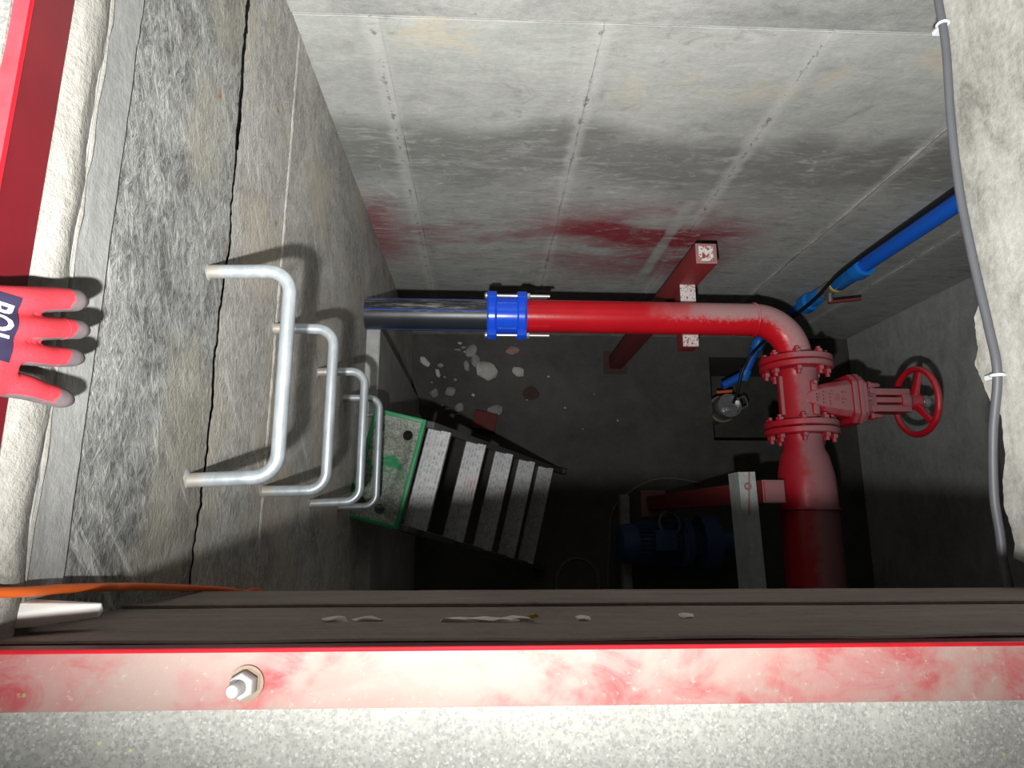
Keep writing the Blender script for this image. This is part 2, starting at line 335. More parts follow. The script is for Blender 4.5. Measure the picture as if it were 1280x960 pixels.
class MB:
    def __init__(s): s.v = []; s.f = []
    def add(s, vs, fs):
        b = len(s.v); s.v += [Vector(p) for p in vs]; s.f += [tuple(i + b for i in f) for f in fs]; return s
    def box(s, x0, x1, y0, y1, z0, z1):
        return s.add([(x0,y0,z0),(x1,y0,z0),(x1,y1,z0),(x0,y1,z0),(x0,y0,z1),(x1,y0,z1),(x1,y1,z1),(x0,y1,z1)],
                     [(0,3,2,1),(4,5,6,7),(0,1,5,4),(1,2,6,5),(2,3,7,6),(3,0,4,7)])
    def obox(s, c, u, v, w, a, b, d):
        c = Vector(c); pts = [c + u*(i*a) + v*(j*b) + w*(k*d) for k in (-.5,.5) for j in (-.5,.5) for i in (-.5,.5)]
        return s.add(pts, [(0,2,3,1),(4,5,7,6),(0,1,5,4),(1,3,7,5),(3,2,6,7),(2,0,4,6)])
    def bar(s, p0, p1, a, b, up=(0,0,1)):
        p0, p1 = Vector(p0), Vector(p1); d = (p1-p0); w = d.normalized(); u = w.cross(Vector(up)).normalized(); v = u.cross(w)
        return s.obox((p0+p1)/2, u, v, w, a, b, d.length)
    def tube(s, pts, r, seg=16, caps=True):
        pts = [Vector(p) for p in pts]; n = len(pts); rs = r if isinstance(r, (list, tuple)) else [r]*n
        d0 = (pts[1]-pts[0]).normalized(); u = frame(d0)[0]; rings = []
        for i in range(n):
            t = (pts[min(i+1,n-1)] - pts[max(i-1,0)]).normalized()
            u = (u - u.dot(t)*t).normalized(); w = t.cross(u)
            rings.append([pts[i] + (u*math.cos(2*math.pi*k/seg) + w*math.sin(2*math.pi*k/seg))*rs[i] for k in range(seg)])
        vs = [p for rg in rings for p in rg]
        fs = [(i*seg+k, i*seg+(k+1)%seg, (i+1)*seg+(k+1)%seg, (i+1)*seg+k) for i in range(n-1) for k in range(seg)]
        if caps: fs += [tuple(reversed(range(seg))), tuple((n-1)*seg+k for k in range(seg))]
        return s.add(vs, fs)
    def cyl(s, p0, p1, r0, r1=None, seg=24): return s.tube([p0, p1], [r0, r0 if r1 is None else r1], seg)
    def lathe(s, p, d, prof, seg=32, start=0.0):
        """prof: list of (distance along d, radius)"""
        p = Vector(p); u, w, d = frame(Vector(d)); n = len(prof)
        vs = [p + d*a + (u*math.cos(2*math.pi*k/seg+start) + w*math.sin(2*math.pi*k/seg+start))*max(r,1e-5) for a, r in prof for k in range(seg)]
        fs = [(i*seg+k, i*seg+(k+1)%seg, (i+1)*seg+(k+1)%seg, (i+1)*seg+k) for i in range(n-1) for k in range(seg)]
        fs += [tuple(reversed(range(seg))), tuple((n-1)*seg+k for k in range(seg))]
        return s.add(vs, fs)
    def hexa(s, p, d, r, h): return s.lathe(p, d, [(0, r*0.96), (h*0.1, r), (h*0.88, r), (h, r*0.86)], 6)
    def torus(s, c, d, R, r, seg=48, sg=12):
        u, w, d = frame(Vector(d)); c = Vector(c); vs = []; fs = []
        for i in range(seg):
            a = 2*math.pi*i/seg; e = u*math.cos(a) + w*math.sin(a)
            for k in range(sg):
                b = 2*math.pi*k/sg; vs.append(c + e*(R + r*math.cos(b)) + d*(r*math.sin(b)))
        for i in range(seg):
            for k in range(sg):
                fs.append((i*sg+k, ((i+1)%seg)*sg+k, ((i+1)%seg)*sg+(k+1)%sg, i*sg+(k+1)%sg))
        return s.add(vs, fs)
    def prism(s, poly, f0, f1):
        """poly: 2-D points; f0/f1 map a 2-D point to the two 3-D ends"""
        n = len(poly); vs = [f0(*p) for p in poly] + [f1(*p) for p in poly]
        return s.add(vs, [tuple(reversed(range(n))), tuple(range(n, 2*n))] + [(i, (i+1)%n, n+(i+1)%n, n+i) for i in range(n)])
    def hull(s, pts):
        bm = bmesh.new(); [bm.verts.new(p) for p in pts]; bmesh.ops.convex_hull(bm, input=bm.verts)
        lone = [v for v in bm.verts if not v.link_faces]; bmesh.ops.delete(bm, geom=lone, context='VERTS')
        bm.verts.index_update(); s.add([v.co.copy() for v in bm.verts], [tuple(v.index for v in f.verts) for f in bm.faces]); bm.free(); return s
    def build(s, name, mat, parent=None, bevel=0.0, bseg=2, sharp=35, mods=None):
        off = wloc(parent)
        me = bpy.data.meshes.new(name); me.from_pydata([v - off for v in s.v], [], s.f); me.materials.append(mat)
        bm = bmesh.new(); bm.from_mesh(me); bmesh.ops.recalc_face_normals(bm, faces=bm.faces)
        if bevel:
            es = [e for e in bm.edges if len(e.link_faces) == 2 and e.calc_face_angle(0) > math.radians(30)]
            bmesh.ops.bevel(bm, geom=es, offset=bevel, segments=bseg, affect='EDGES', profile=0.6, clamp_overlap=True)
        for f in bm.faces: f.smooth = True
        for e in bm.edges:
            if len(e.link_faces) == 2 and e.calc_face_angle(0) > math.radians(sharp): e.smooth = False
        bm.to_mesh(me); bm.free()
        o = bpy.data.objects.new(name, me); COL.objects.link(o); o.parent = parent
        return o

def wloc(o):
    v = Vector((0, 0, 0))
    while o is not None: v += o.location; o = o.parent
    return v

def tag(o, label=None, cat=None, group=None, kind=None):
    if label: o['label'] = label
    if cat: o['category'] = cat
    if group: o['group'] = group
    if kind: o['kind'] = kind
    return o
def thing(name, loc, label, cat, group=None):
    o = bpy.data.objects.new(name, None); COL.objects.link(o); o.location = loc; o.empty_display_size = 0.05
    return tag(o, label, cat, group)
def struct(name, loc=(0, 0, 0), label=None):
    o = bpy.data.objects.new(name, None); COL.objects.link(o); o.location = loc
    return tag(o, label, kind='structure')

def fillet(pts, r, n=8):
    """round the inner corners of a polyline"""
    pts = [Vector(p) for p in pts]; out = [pts[0]]
    for a, b, c in zip(pts, pts[1:], pts[2:]):
        d0 = (a-b).normalized(); d1 = (c-b).normalized(); ang = d0.angle(d1)
        t = min(r/math.tan(ang/2), (a-b).length*0.49, (c-b).length*0.49); rr = t*math.tan(ang/2)
        bis = (d0+d1).normalized(); ctr = b + bis*(rr/math.sin(ang/2))
        p0 = b + d0*t; p1 = b + d1*t; v0 = p0-ctr; v1 = p1-ctr; th = v0.angle(v1); ax = v0.cross(v1).normalized()
        for i in range(n+1): out.append(ctr + Matrix.Rotation(th*i/n, 3, ax) @ v0)
    out.append(pts[-1]); return out
def smooth_path(pts, n=8):
    pts = [Vector(p) for p in pts]; P = [2*pts[0]-pts[1]] + pts + [2*pts[-1]-pts[-2]]; out = []
    for i in range(1, len(P)-2):
        for k in range(n):
            t = k/n; a, b, c, d = P[i-1:i+3]
            out.append(0.5*((2*b) + (c-a)*t + (2*a-5*b+4*c-d)*t*t + (3*b-a-3*c+d)*t**3))
    out.append(pts[-1]); return out
def jag(f, a, b, n, amp, seed, fr=9.0):
    """points (y, z) along a broken edge: f(y) plus roughness"""
    r = random.Random(seed); out = []
    for i in range(n+1):
        y = a + (b-a)*i/n
        out.append((y, f(y) + amp*(mnoise.noise(V(y*fr, seed, 0)) + 0.6*mnoise.noise(V(y*fr*4.1, seed+7, 0))) + amp*0.35*(r.random()-0.5)))
    return out
def interp(tab):
    tab = sorted(tab)
    def f(y):
        if y <= tab[0][0]: return tab[0][1]
        for (a, va), (b, vb) in zip(tab, tab[1:]):
            if y <= b: return va + (vb-va)*(y-a)/(b-a)
        return tab[-1][1]
    return f

# ------------------------------------------------------------------ the setting
XL, XR, YB, YF = -0.413, 2.13, 1.045, -1.25      # pit walls
XS = 0.812                                        # right edge of the hatch opening
YN = -0.095                                       # near edge of the hatch opening
ZF = Hd(3.55); ZS = -0.452                        # pit floor, slab soffit

slab = struct('ceiling', (0, 0, 0), 'thick concrete slab round the open hatch of the pit')
MB().box(-1.3, -0.4275, -1.45, 1.9, -0.30, 0.0).build('slab_top', M['slab_top'], slab)
MB().box(-0.4275, 2.6, -1.45, YN-0.012, -0.05, 0.0).build('slab_top', M['slab_top'], slab)
MB().box(-0.4275, 2.6, YB, 1.9, -0.05, 0.0).build('slab_top', M['slab_top'], slab)
MB().box(XS, 2.6, YN-0.012, YB, -0.05, 0.0).build('slab_top', M['slab_top'], slab)

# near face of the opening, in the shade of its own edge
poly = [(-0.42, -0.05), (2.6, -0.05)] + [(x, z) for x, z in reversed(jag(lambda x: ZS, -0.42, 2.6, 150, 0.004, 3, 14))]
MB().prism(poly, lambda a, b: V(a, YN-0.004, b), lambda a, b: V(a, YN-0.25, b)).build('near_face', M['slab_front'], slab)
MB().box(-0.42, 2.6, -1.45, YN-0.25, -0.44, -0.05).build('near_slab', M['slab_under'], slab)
rg = []
for i in range(61):
    x = -0.41 + i*0.03; rg.append(V(x, YN-0.002 + 0.002*mnoise.noise(V(x*8, 1, 1)), -0.036 + 0.004*mnoise.noise(V(x*6, 5, 0))))
MB().tube(rg, [0.003 + 0.002*abs(mnoise.noise(V(p.x*20, 0, 3))) for p in rg], 6).build('render_ridge', M['slab_front'], slab)
rg2 = [V(p.x, YN-0.002, -0.27 + 0.01*mnoise.noise(V(p.x*3, 9, 0))) for p in rg]
MB().tube(rg2, 0.003, 6).build('render_ridge', M['slab_front'], slab)

# left face of the opening: mortar, smooth render, trowelled concrete down to the crack
crack = interp([(-1.4, Hd(0.953)), (-0.05, Hd(0.956)), (0.10, Hd(0.967)), (0.30, Hd(0.963)), (0.44, Hd(0.973)), (0.65, Hd(0.962)), (0.87, Hd(0.951)), (1.9, Hd(0.945))])
top = -0.152
low_edge = jag(crack, -1.4, 1.06, 420, 0.0075, 11, 15)
poly = [(1.06, top), (-1.4, top)] + low_edge
MB().prism(poly, lambda y, z: V(XL, y, z), lambda y, z: V(XL-0.06, y, z)).build('trowelled_face', M['wl_up'], slab)
poly = jag(lambda y: top-0.001, -1.4, 1.06, 160, 0.003, 21, 16) + [(1.06, -0.092), (-1.4, -0.092)]
MB().prism(poly, lambda y, z: V(XL+0.004, y, z), lambda y, z: V(XL-0.12, y, z)).build('render_band', M['wl_mid'], slab, 0.002, 1)
rg = [V(XL+0.002, y, z) for y, z in jag(lambda y: -0.098, -1.4, 1.06, 120, 0.003, 31, 9)]
MB().tube(rg, [0.0035 + 0.0015*mnoise.noise(V(p.y*25, 3, 3)) for p in rg], 8).build('mortar_lip', M['mortar'], slab)
# bulging mortar fillet below the steel angle
vs, fs = [], []; ny, nz = 200, 7
for i in range(ny+1):
    y = -1.4 + 2.46*i/ny
    for k in range(nz+1):
        t = k/nz; zz = -0.047 - 0.049*t
        bul = 0.009*math.sin(math.pi*(0.12+0.88*(1-t))**1.0) + 0.003*mnoise.noise(V(y*14, zz*40, 2)) + 0.0015*mnoise.noise(V(y*60, zz*80, 5))
        vs.append(V(XL + max(0.0005, bul), y, zz + 0.003*mnoise.noise(V(y*9, k, 7))))
for i in range(ny):
    for k in range(nz):
        a = i*(nz+1)+k; fs.append((a, a+1, a+nz+2, a+nz+1))
MB().add(vs, fs).box(XL-0.1, XL+0.0005, -1.4, 1.06, -0.097, -0.047).build('mortar_fillet', M['mortar'], slab)
# back part of the slab flush with the back wall, and the right-hand slab with its broken lower edge
MB().box(-0.42, 2.6, YB+0.002, 1.9, -0.44, -0.05).build('back_slab', M['wb_top'], slab)
rt = [(1.2, .945), (0.95, .948), (0.80, .952), (0.608, .967), (0.52, .968), (0.422, .977), (0.345, .971), (0.332, .985), (0.272, .989), (0.253, .999), (0.217, .987), (0.176, .978),
      (0.163, .962), (0.10, .966), (0.074, .976), (0.058, .979), (0.025, .984), (-0.02, .977), (-0.036, .975), (-0.060, .985), (-0.063, .960), (-0.095, .957), (-0.3, .955)]
fr = interp([(y, Hd(h)) for y, h in rt])
poly = [(1.06, -0.05), (-0.40, -0.05)] + jag(fr, -0.40, 1.06, 260, 0.0028, 41, 30)
MB().prism(poly, lambda y, z: V(XS, y, z), lambda y, z: V(XS+0.05, y, z)).build('right_face', M['slab_right'], slab)
MB().box(XS+0.05, 2.6, YN-0.25, 1.06, -0.44, -0.05).build('right_slab', M['slab_under'], slab)

# left wall below the crack
wl = struct('wall_left', (0, 0, 0), 'rough concrete left wall of the pit carrying the step irons')
up_edge = [(y, z - 0.0068 - 0.007*max(0, mnoise.noise(V(y*7, 2, 2))+0.25) - (0.006 if y > 0.6 else 0.0)) for y, z in jag(crack, -1.4, 1.06, 420, 0.0075, 11, 15)]
up_edge = [(y, z + 0.0016*mnoise.noise(V(y*120, 1, 9))) for y, z in up_edge]
poly = [(-1.4, ZF-0.6), (1.06, ZF-0.6)] + list(reversed(up_edge))
MB().prism(poly, lambda y, z: V(XL-0.0005, y, z), lambda y, z: V(XL-0.014, y, z - (0.06 if z > -0.8 else 0))).build('wall_face', M['wl_low'], wl)
MB().box(XL-0.3, XL-0.013, -1.4, 1.06, ZF-0.6, -0.62).box(XL-0.3, XL-0.07, -1.4, 1.06, -0.63, -0.3).build('wall_core', M['wl_low'], wl)
rg = [V(XL-0.0065, y, z) for y, z in jag(lambda y: Hd(1.232), -1.3, 1.04, 140, 0.0025, 51, 6)]
MB().tube(rg, [0.0085 + 0.001*mnoise.noise(V(p.y*30, 3, 3)) for p in rg], 10).build('formwork_ridge', M['wl_low'], wl)
MB().tube([V(XL-0.007, 0.945 + 0.004*mnoise.noise(V(0, 1, z*9)), z) for z in [Hd(1.24)-0.05*i for i in range(27)]], 0.005, 6).build('formwork_ridge', M['wl_low'], wl)
MB().tube([V(XL-0.007, -0.02 + 0.01*mnoise.noise(V(0, 1, z*9)), z) for z in [Hd(1.24)-0.05*i for i in range(27)]], 0.004, 6).build('formwork_ridge', M['wl_low'], wl)
# narrow pale ledge at the pipe level and the thicker base below it
MB().box(XL-0.05, XL+0.045, -1.25, 0.66, ZF-0.05, Hd(2.165)).build('base_ledge', M['wr'], wl, 0.004, 1)

# back wall: cast in 0.5 m formwork panels
wb = struct('wall_back', (0, 0, 0), 'tall cast concrete back wall with formwork panel joints and red overspray')
MB().box(-0.6, 2.4, YB+0.004, YB+0.25, ZF-0.6, Hd(1.175)).build('wall_core', M['wb'], wb)
xs = [-0.42, -0.232, 0.25, 0.752, 1.248, 1.75, 2.14]
for i, (a, b) in enumerate(zip(xs, xs[1:])):
    dy = [0.0, -0.002, 0.001, -0.0015, 0.001, -0.001][i]
    MB().box(a+0.0005, b-0.0005, YB+dy*0.7, YB+0.06, ZF-0.05, Hd(1.178)).build('wall_panel', M['wb'], wb, 0.0012, 1)
for x in xs[1:-1]:
    pts = [V(x + 0.004*mnoise.noise(V(x*3, 0, z*6)), YB-0.0005, z) for z in [Hd(1.185)-0.04*i for i in range(58)]]
    MB().tube(pts, [0.0012 + 0.0045*max(0, mnoise.noise(V(x, 2, p.z*7))) for p in pts], 6).build('joint_ridge', M['wb'], wb)
pts = [V(1.252 + 0.006*mnoise.noise(V(3, 0, z*5)), YB+0.012, z) for z in [Hd(1.25)-0.03*i for i in range(60)]]
MB().tube(pts, [0.0145 + 0.003*mnoise.noise(V(1, 2, p.z*13)) for p in pts], 12).build('mortar_joint', M['slab_right'], wb)
MB().box(-0.42, 2.4, YB-0.004, YB+0.25, Hd(1.172), -0.05).build('upper_lift', M['wb_top'], wb, 0.004, 1)
rg = [V(x, YB-0.003, Hd(1.175) + 0.003*mnoise.noise(V(x*9, 1, 0))) for x in [-0.41+0.02*i for i in range(128)]]
MB().tube(rg, 0.0016, 6).build('joint_ridge', M['wb'], wb)

wr = struct('wall_right', (0, 0, 0), 'damp grey concrete right wall behind the red handwheel')
MB().box(XR, XR+0.25, YF, YB+0.01, ZF-0.05, ZS+0.012).build('wall_face', M['wr'], wr)
wf = struct('wall_front', (0, 0, 0), 'concrete near wall of the pit under the slab')
MB().box(XL-0.3, XR+0.25, YF-0.25, YF, ZF-0.05, ZS+0.012).build('wall_face', M['wr'], wf)

fl = struct('floor', (0, 0, 0), 'dark damp dirty concrete floor of the pit with a sump')
sx0, sx1, sy0, sy1 = 1.295, 1.95, 0.44, 0.925
for a in [(XL-0.05, sx0, YF, YB), (sx1, XR, YF, YB), (sx0, sx1, YF, sy0), (sx0, sx1, sy1, YB)]:
    MB().box(a[0], a[1], a[2], a[3], ZF-0.1, ZF).build('floor_slab', M['floor'], fl)
s = MB()
s.box(sx0-0.08, sx0, sy0-0.08, sy1+0.08, ZF-0.55, ZF-0.1).box(sx1, sx1+0.08, sy0-0.08, sy1+0.08, ZF-0.55, ZF-0.1)
s.box(sx0, sx1, sy0-0.08, sy0, ZF-0.55, ZF-0.1).box(sx0, sx1, sy1, sy1+0.08, ZF-0.55, ZF-0.1).box(sx0-0.08, sx1+0.08, sy0-0.08, sy1+0.08, ZF-0.6, ZF-0.5)
s.build('sump_lining', M['floor'], fl)

# ------------------------------------------------------------------ hatch frame of red steel angle
hf = thing('hatch_frame', (XL, YN, 0), 'red painted steel angle frame lining the edge of the hatch opening', 'frame')
MB().box(XL-0.042, XS+0.04, YN-0.040, YN, -0.001, 0.005).build('angle_flange', M['red_flange'], hf, 0.0015, 2)
tag(MB().box(XL, XS, YN-0.004, YN+0.001, -0.020, 0.0045).build('angle_web', M['red_web'], hf, 0.001, 1), 'dark red upright leg of the near angle')
MB().box(XL-0.042, XL, YN, 1.2, -0.001, 0.005).build('angle_flange', M['red_left'], hf, 0.0015, 2)
tag(MB().box(XL-0.004, XL+0.0012, YN, 1.2, -0.047, 0.0045).build('angle_web', M['red_web'], hf, 0.001, 1), 'dark red upright leg of the left angle')
# cement screed lapping over the left flange
poly = jag(lambda y: -0.4275, -0.10, 1.2, 120, 0.0012, 61, 20)
MB().prism([(1.2, -0.9), (-0.10, -0.9)] + poly, lambda y, x: V(x, y, 0.001), lambda y, x: V(x, y, 0.0075)).build('screed', M['slab_top'], slab)
MB().tube([V(XL, YN+0.0006, 0.0035), V(XS, YN+0.0006, 0.0035)], 0.0018, 8).build('angle_edge', M['red_edge'], hf)
MB().tube([V(XL+0.0006, YN, 0.0035), V(XL+0.0006, 1.2, 0.0035)], 0.0018, 8).build('angle_edge', M['red_edge'], hf)
bp = V(-0.172, -0.1165, 0.005)
bolt = MB().lathe(bp, (0, 0, 1), [(0, 0.0125), (0.002, 0.0125)], 28).build('anchor_bolt', M['washer'], hf)
tilt = V(-0.14, -0.05, 1).normalized()
MB().hexa(bp + V(0, 0, 0.002), tilt, 0.0098, 0.009).build('nut', M['bolt'], bolt, 0.0004, 1)
MB().lathe(bp + tilt*0.010, tilt, [(0, 0.0052), (0.010, 0.0052), (0.0115, 0.0042)], 16).build('stud', M['bolt'], bolt)

# plaster and paint lumps stuck on the near face
r = random.Random(5)
def lump(c, sx, sy, sz, seed, n=26):
    rr = random.Random(seed); pts = []
    for _ in range(n):
        d = V(rr.gauss(0, 1), rr.gauss(0, 1), rr.gauss(0, 1)).normalized(); k = 0.75 + 0.25*rr.random()
        pts.append(V(c[0]+d.x*sx*k, c[1]+d.y*sy*k, c[2]+d.z*sz*k))
    return pts
for k, (x, hh, w) in enumerate([(-0.147, 0.68, 0.010), (-0.115, 0.683, 0.012), (-0.02, 0.672, 0.016), (0.0, 0.672, 0.018), (0.022, 0.67, 0.010), (0.10, 0.676, 0.006), (0.21, 0.69, 0.006), (0.03, 0.673, 0.014)]):
    MB().hull(lump((x*1.0, YN-0.003, Hd(hh)), w*1.7, 0.005, 0.0055, 70+k)).build('plaster_spot', M['white_spot'], slab)
rr = random.Random(91); pts = []
for _ in range(150):
    t_ = rr.uniform(-1, 1); pts.append(V(-0.388 + 0.036*t_, YN + 0.013 + rr.uniform(-1, 1)*0.010*(1-0.3*t_), Hd(0.612) - 0.030*(t_+1)*0.5 + rr.uniform(-1, 1)*0.012*(1-0.35*t_)))
MB().hull(pts).build('plaster_chunk', M['white_spot'], slab, 0.002, 1)
MB().hull([V(0.045, YN+0.002, Hd(0.67)), V(0.052, YN+0.006, Hd(0.655)), V(0.055, YN+0.002, Hd(0.66)), V(0.048, YN-0.002, Hd(0.672)), V(0.05, YN+0.003, Hd(0.675))]).build('wood_chip', M['yellow'], slab)

# ------------------------------------------------------------------ step irons
names = ['topmost galvanised step iron, largest in view, nearest the glove', 'galvanised step iron, second from the top of the left wall',
         'galvanised step iron, third from the top of the left wall', 'galvanised step iron in front of the green plate, fourth from the top',
         'lowest galvanised step iron, hidden behind the green plate']
for k, (h, y0, y1, xo, sk) in enumerate([(0.917, 0.056, 0.361, -0.292, 0.004), (1.222, 0.055, 0.367, -0.297, 0.0), (1.562, 0.040, 0.357, -0.298, 0.004), (1.861, 0.038, 0.350, -0.308, 0.0), (2.17, 0.04, 0.35, -0.31, 0.0)]):
    z = Hd(h)
    t = thing('step_iron', (XL, (y0+y1)/2, z), names[k], 'step iron', 'step irons up the left wall')
    path = fillet([V(XL-0.05, y1, z), V(xo, y1+sk, z), V(xo, y0+sk, z-0.004), V(XL-0.05, y0-0.004, z-0.004)], 0.034, 10)
    MB().tube(path, 0.0102, 18).build('rung', M['galv'], t)
    for yy in (y0, y1):
        MB().hull(lump((XL-0.004, yy, z-0.002), 0.008, 0.020, 0.022, 200+k*3+int(yy*10), 40)).build('grout', M['wl_mid'], t)

# ------------------------------------------------------------------ pipework at 1.63 m below the slab
ZP = Hd(2.14); YP = 0.70; XV = 1.088
t = thing('plastic_pipe', (XL, YP, ZP), 'black plastic pipe with thin blue stripes coming out of the left wall', 'pipe')
MB().tube([V(XL-0.15, YP, ZP), V(0.06, YP, ZP)], 0.055, 48).build('pipe_body', M['black_pipe'], t)
for a in (64, 8, -60, 150, 215):
    a = math.radians(a+28); MB().obox(V(-0.205, YP+0.0552*math.cos(a), ZP+0.0552*math.sin(a)), V(1,0,0), V(0,-math.sin(a),math.cos(a)), V(0,math.cos(a),math.sin(a)), 0.52, 0.0035, 0.0008).build('stripe', M['blue_stripe'], t)

t = thing('pipe_coupling', (0.075, YP, ZP), 'bright blue dresser coupling with zinc tie bolts joining black and red pipes', 'coupling')
MB().lathe((0.012, YP, ZP), (1, 0, 0), [(0, 0.060), (0.0, 0.066), (0.125, 0.066), (0.125, 0.060)], 56).build('sleeve', M['blue_paint'], t)
for x0 in (0.004, 0.107):
    prof = [(0, 0.060), (0, 0.067), (0.006, 0.073), (0.026, 0.073), (0.034, 0.067), (0.034, 0.060)]
    ring = MB().lathe((x0, YP, ZP), (1, 0, 0), prof, 56).build('end_ring', M['blue_paint'], t)
    for a in (162, 54, 234, -18):
        ca, sa = math.cos(math.radians(a)), math.sin(math.radians(a))
        MB().obox(V(x0+0.017, YP+0.079*ca, ZP+0.079*sa), V(1,0,0), V(0,-sa,ca), V(0,ca,sa), 0.034, 0.034, 0.026).build('bolt_lug', M['blue_paint'], ring, 0.006, 3)
for a in (162, 54, 234, -18):
    ca, sa = math.cos(math.radians(a)), math.sin(math.radians(a)); y, z = YP+0.083*ca, ZP+0.083*sa
    b = MB().cyl((0.0, y, z), (0.218, y, z), 0.0056, seg=14).build('tie_bolt', M['zinc'], t)
    MB().lathe((0.004, y, z), (-1, 0, 0), [(0, 0.011), (0.005, 0.0105), (0.009, 0.006)], 16).build('bolt_head', M['zinc'], b)
    MB().hexa((0.141, y, z), (1, 0, 0), 0.0108, 0.010).build('nut', M['zinc'], b)

def flange(y, d, name, parent, rO=0.120, th=0.022, mat='red_valve'):
    return MB().lathe((XV, y, ZP), (0, d, 0), [(0, 0.055), (0, rO-0.004), (0.003, rO), (th-0.003, rO), (th, rO-0.004), (th, 0.055)], 64).build(name, M[mat], parent)

t = thing('steel_pipe', (0.6, YP, ZP), 'red painted steel pipe with a welded elbow, dusty towards the valve', 'pipe')
MB().tube([V(0.09, YP, ZP), V(0.948, YP-0.004, ZP)], 0.0572, 48).build('pipe_run', M['red_pipe'], t)
MB().torus((0.950, YP-0.004, ZP), (1, 0, 0), 0.0575, 0.0045, 48, 10).build('weld_bead', M['red_pipe'], t)
RE = XV-0.950
arc = [V(0.950 + RE*math.sin(a), YP-0.004 - RE*(1-math.cos(a)), ZP) for a in [math.pi/2*i/16 for i in range(17)]]
MB().tube(arc, 0.0572, 48).build('elbow', M['red_pipe'], t)
YE = arc[-1].y                                  # elbow end, pointing to -y
MB().cyl((XV, YE+0.001, ZP), (XV, YE-0.020, ZP), 0.0572, seg=48).build('stub', M['red_pipe'], t)
flange(YE-0.004, -1, 'flange', t)
F1 = YE-0.004-0.022
t_elbow = t

# gate valve, body along y, stem along +x
F2 = 0.305                                       # far end face of the valve
gv = thing('gate_valve', (XV, (F1+F2)/2, ZP), 'dusty red cast iron gate valve with a round handwheel', 'valve')
flange(F1-0.002, -1, 'flange', gv); flange(F2+0.002+0.022, -1, 'flange', gv)
YV = (F1+F2)/2 - 0.014
MB().lathe((XV, F1-0.022, ZP), (0, -1, 0), [(0, 0.074), (0.012, 0.068), (0.03, 0.066), (F1-F2-0.075, 0.066), (F1-F2-0.058, 0.070), (F1-F2-0.046, 0.076)], 48).build('valve_body', M['red_valve'], gv)
# wedge-shaped neck from the body to the bonnet
nk = MB()
def ring8(x, hy, hz, ch):
    return [V(x, YV+a, ZP+b) for a, b in [(-hy+ch,-hz),(hy-ch,-hz),(hy,-hz+ch),(hy,hz-ch),(hy-ch,hz),(-hy+ch,hz),(-hy,hz-ch),(-hy,-hz+ch)]]
rings = [ring8(XV-0.012, 0.020, 0.064, 0.010), ring8(XV+0.012, 0.034, 0.072, 0.014), ring8(XV+0.055, 0.050, 0.073, 0.020), ring8(XV+0.110, 0.060, 0.073, 0.022), ring8(XV+0.152, 0.066, 0.073, 0.022)]
vs = [p for q in rings for p in q]; fs = [(i*8+k, i*8+(k+1)%8, i*8+8+(k+1)%8, i*8+8+k) for i in range(4) for k in range(8)] + [tuple(reversed(range(8))), tuple(range(32, 40))]
neck = nk.add(vs, fs).build('neck', M['red_valve'], gv, 0.006, 3, 50)
# raised cast marks and a ringed emblem on top of the neck (worn beyond reading)
rr = random.Random(12); mk = MB(); zt = ZP+0.0735
for ci, (x, n, w) in enumerate([(XV+0.030, 3, 0.020), (XV+0.052, 4, 0.034), (XV+0.074, 5, 0.044), (XV+0.118, 4, 0.034)]):
    for k in range(n):
        y = YV - w/2*1.05 + w*1.05*k/(n-1)
        mk.box(x-0.0055, x+0.0055, y-0.0014, y+0.0014, zt-0.003, zt+0.0018)
        if rr.random() < 0.75: mk.box(x-0.0055, x-0.003, y-0.0030, y+0.0030, zt-0.003, zt+0.0018)
        if rr.random() < 0.6: mk.box(x+0.0030, x+0.0055, y-0.0030, y+0.0030, zt-0.003, zt+0.0018)
tag(mk.build('cast_lettering', M['red_valve'], neck), kind='stuff')
MB().torus((XV+0.096, YV, zt), (0, 0, 1), 0.0095, 0.0016, 28, 6).build('emblem_ring', M['red_valve'], neck)
mk = MB().obox((XV+0.096, YV, zt), V(1,0,0), V(0,1,0), V(0,0,1), 0.009, 0.0028, 0.003).obox((XV+0.096, YV, zt), V(1,0,0), V(0,1,0), V(0,0,1), 0.0028, 0.009, 0.003)
mk.build('emblem', M['red_valve'], neck)
# bosses on the body
for s, bolt_on in ((1, True), (-1, False)):
    y = YV + s*0.050
    b = MB().obox((XV+0.022, y-s*0.010, ZP+0.060), V(1,0,0), V(0,1,0), V(0,0,1), 0.026, 0.040, 0.028).build('boss', M['red_valve'], gv, 0.010, 4)
    if bolt_on: MB().hexa((XV+0.022, y+0.001, ZP+0.073), (0, 0, 1), 0.0085, 0.008).build('plug', M['red_valve'], b)
# guide rib on the left side
MB().box(XV-0.076, XV-0.062, F2+0.045, F1-0.045, ZP+0.012, ZP+0.026).build('side_rib', M['red_valve'], gv, 0.002, 1)
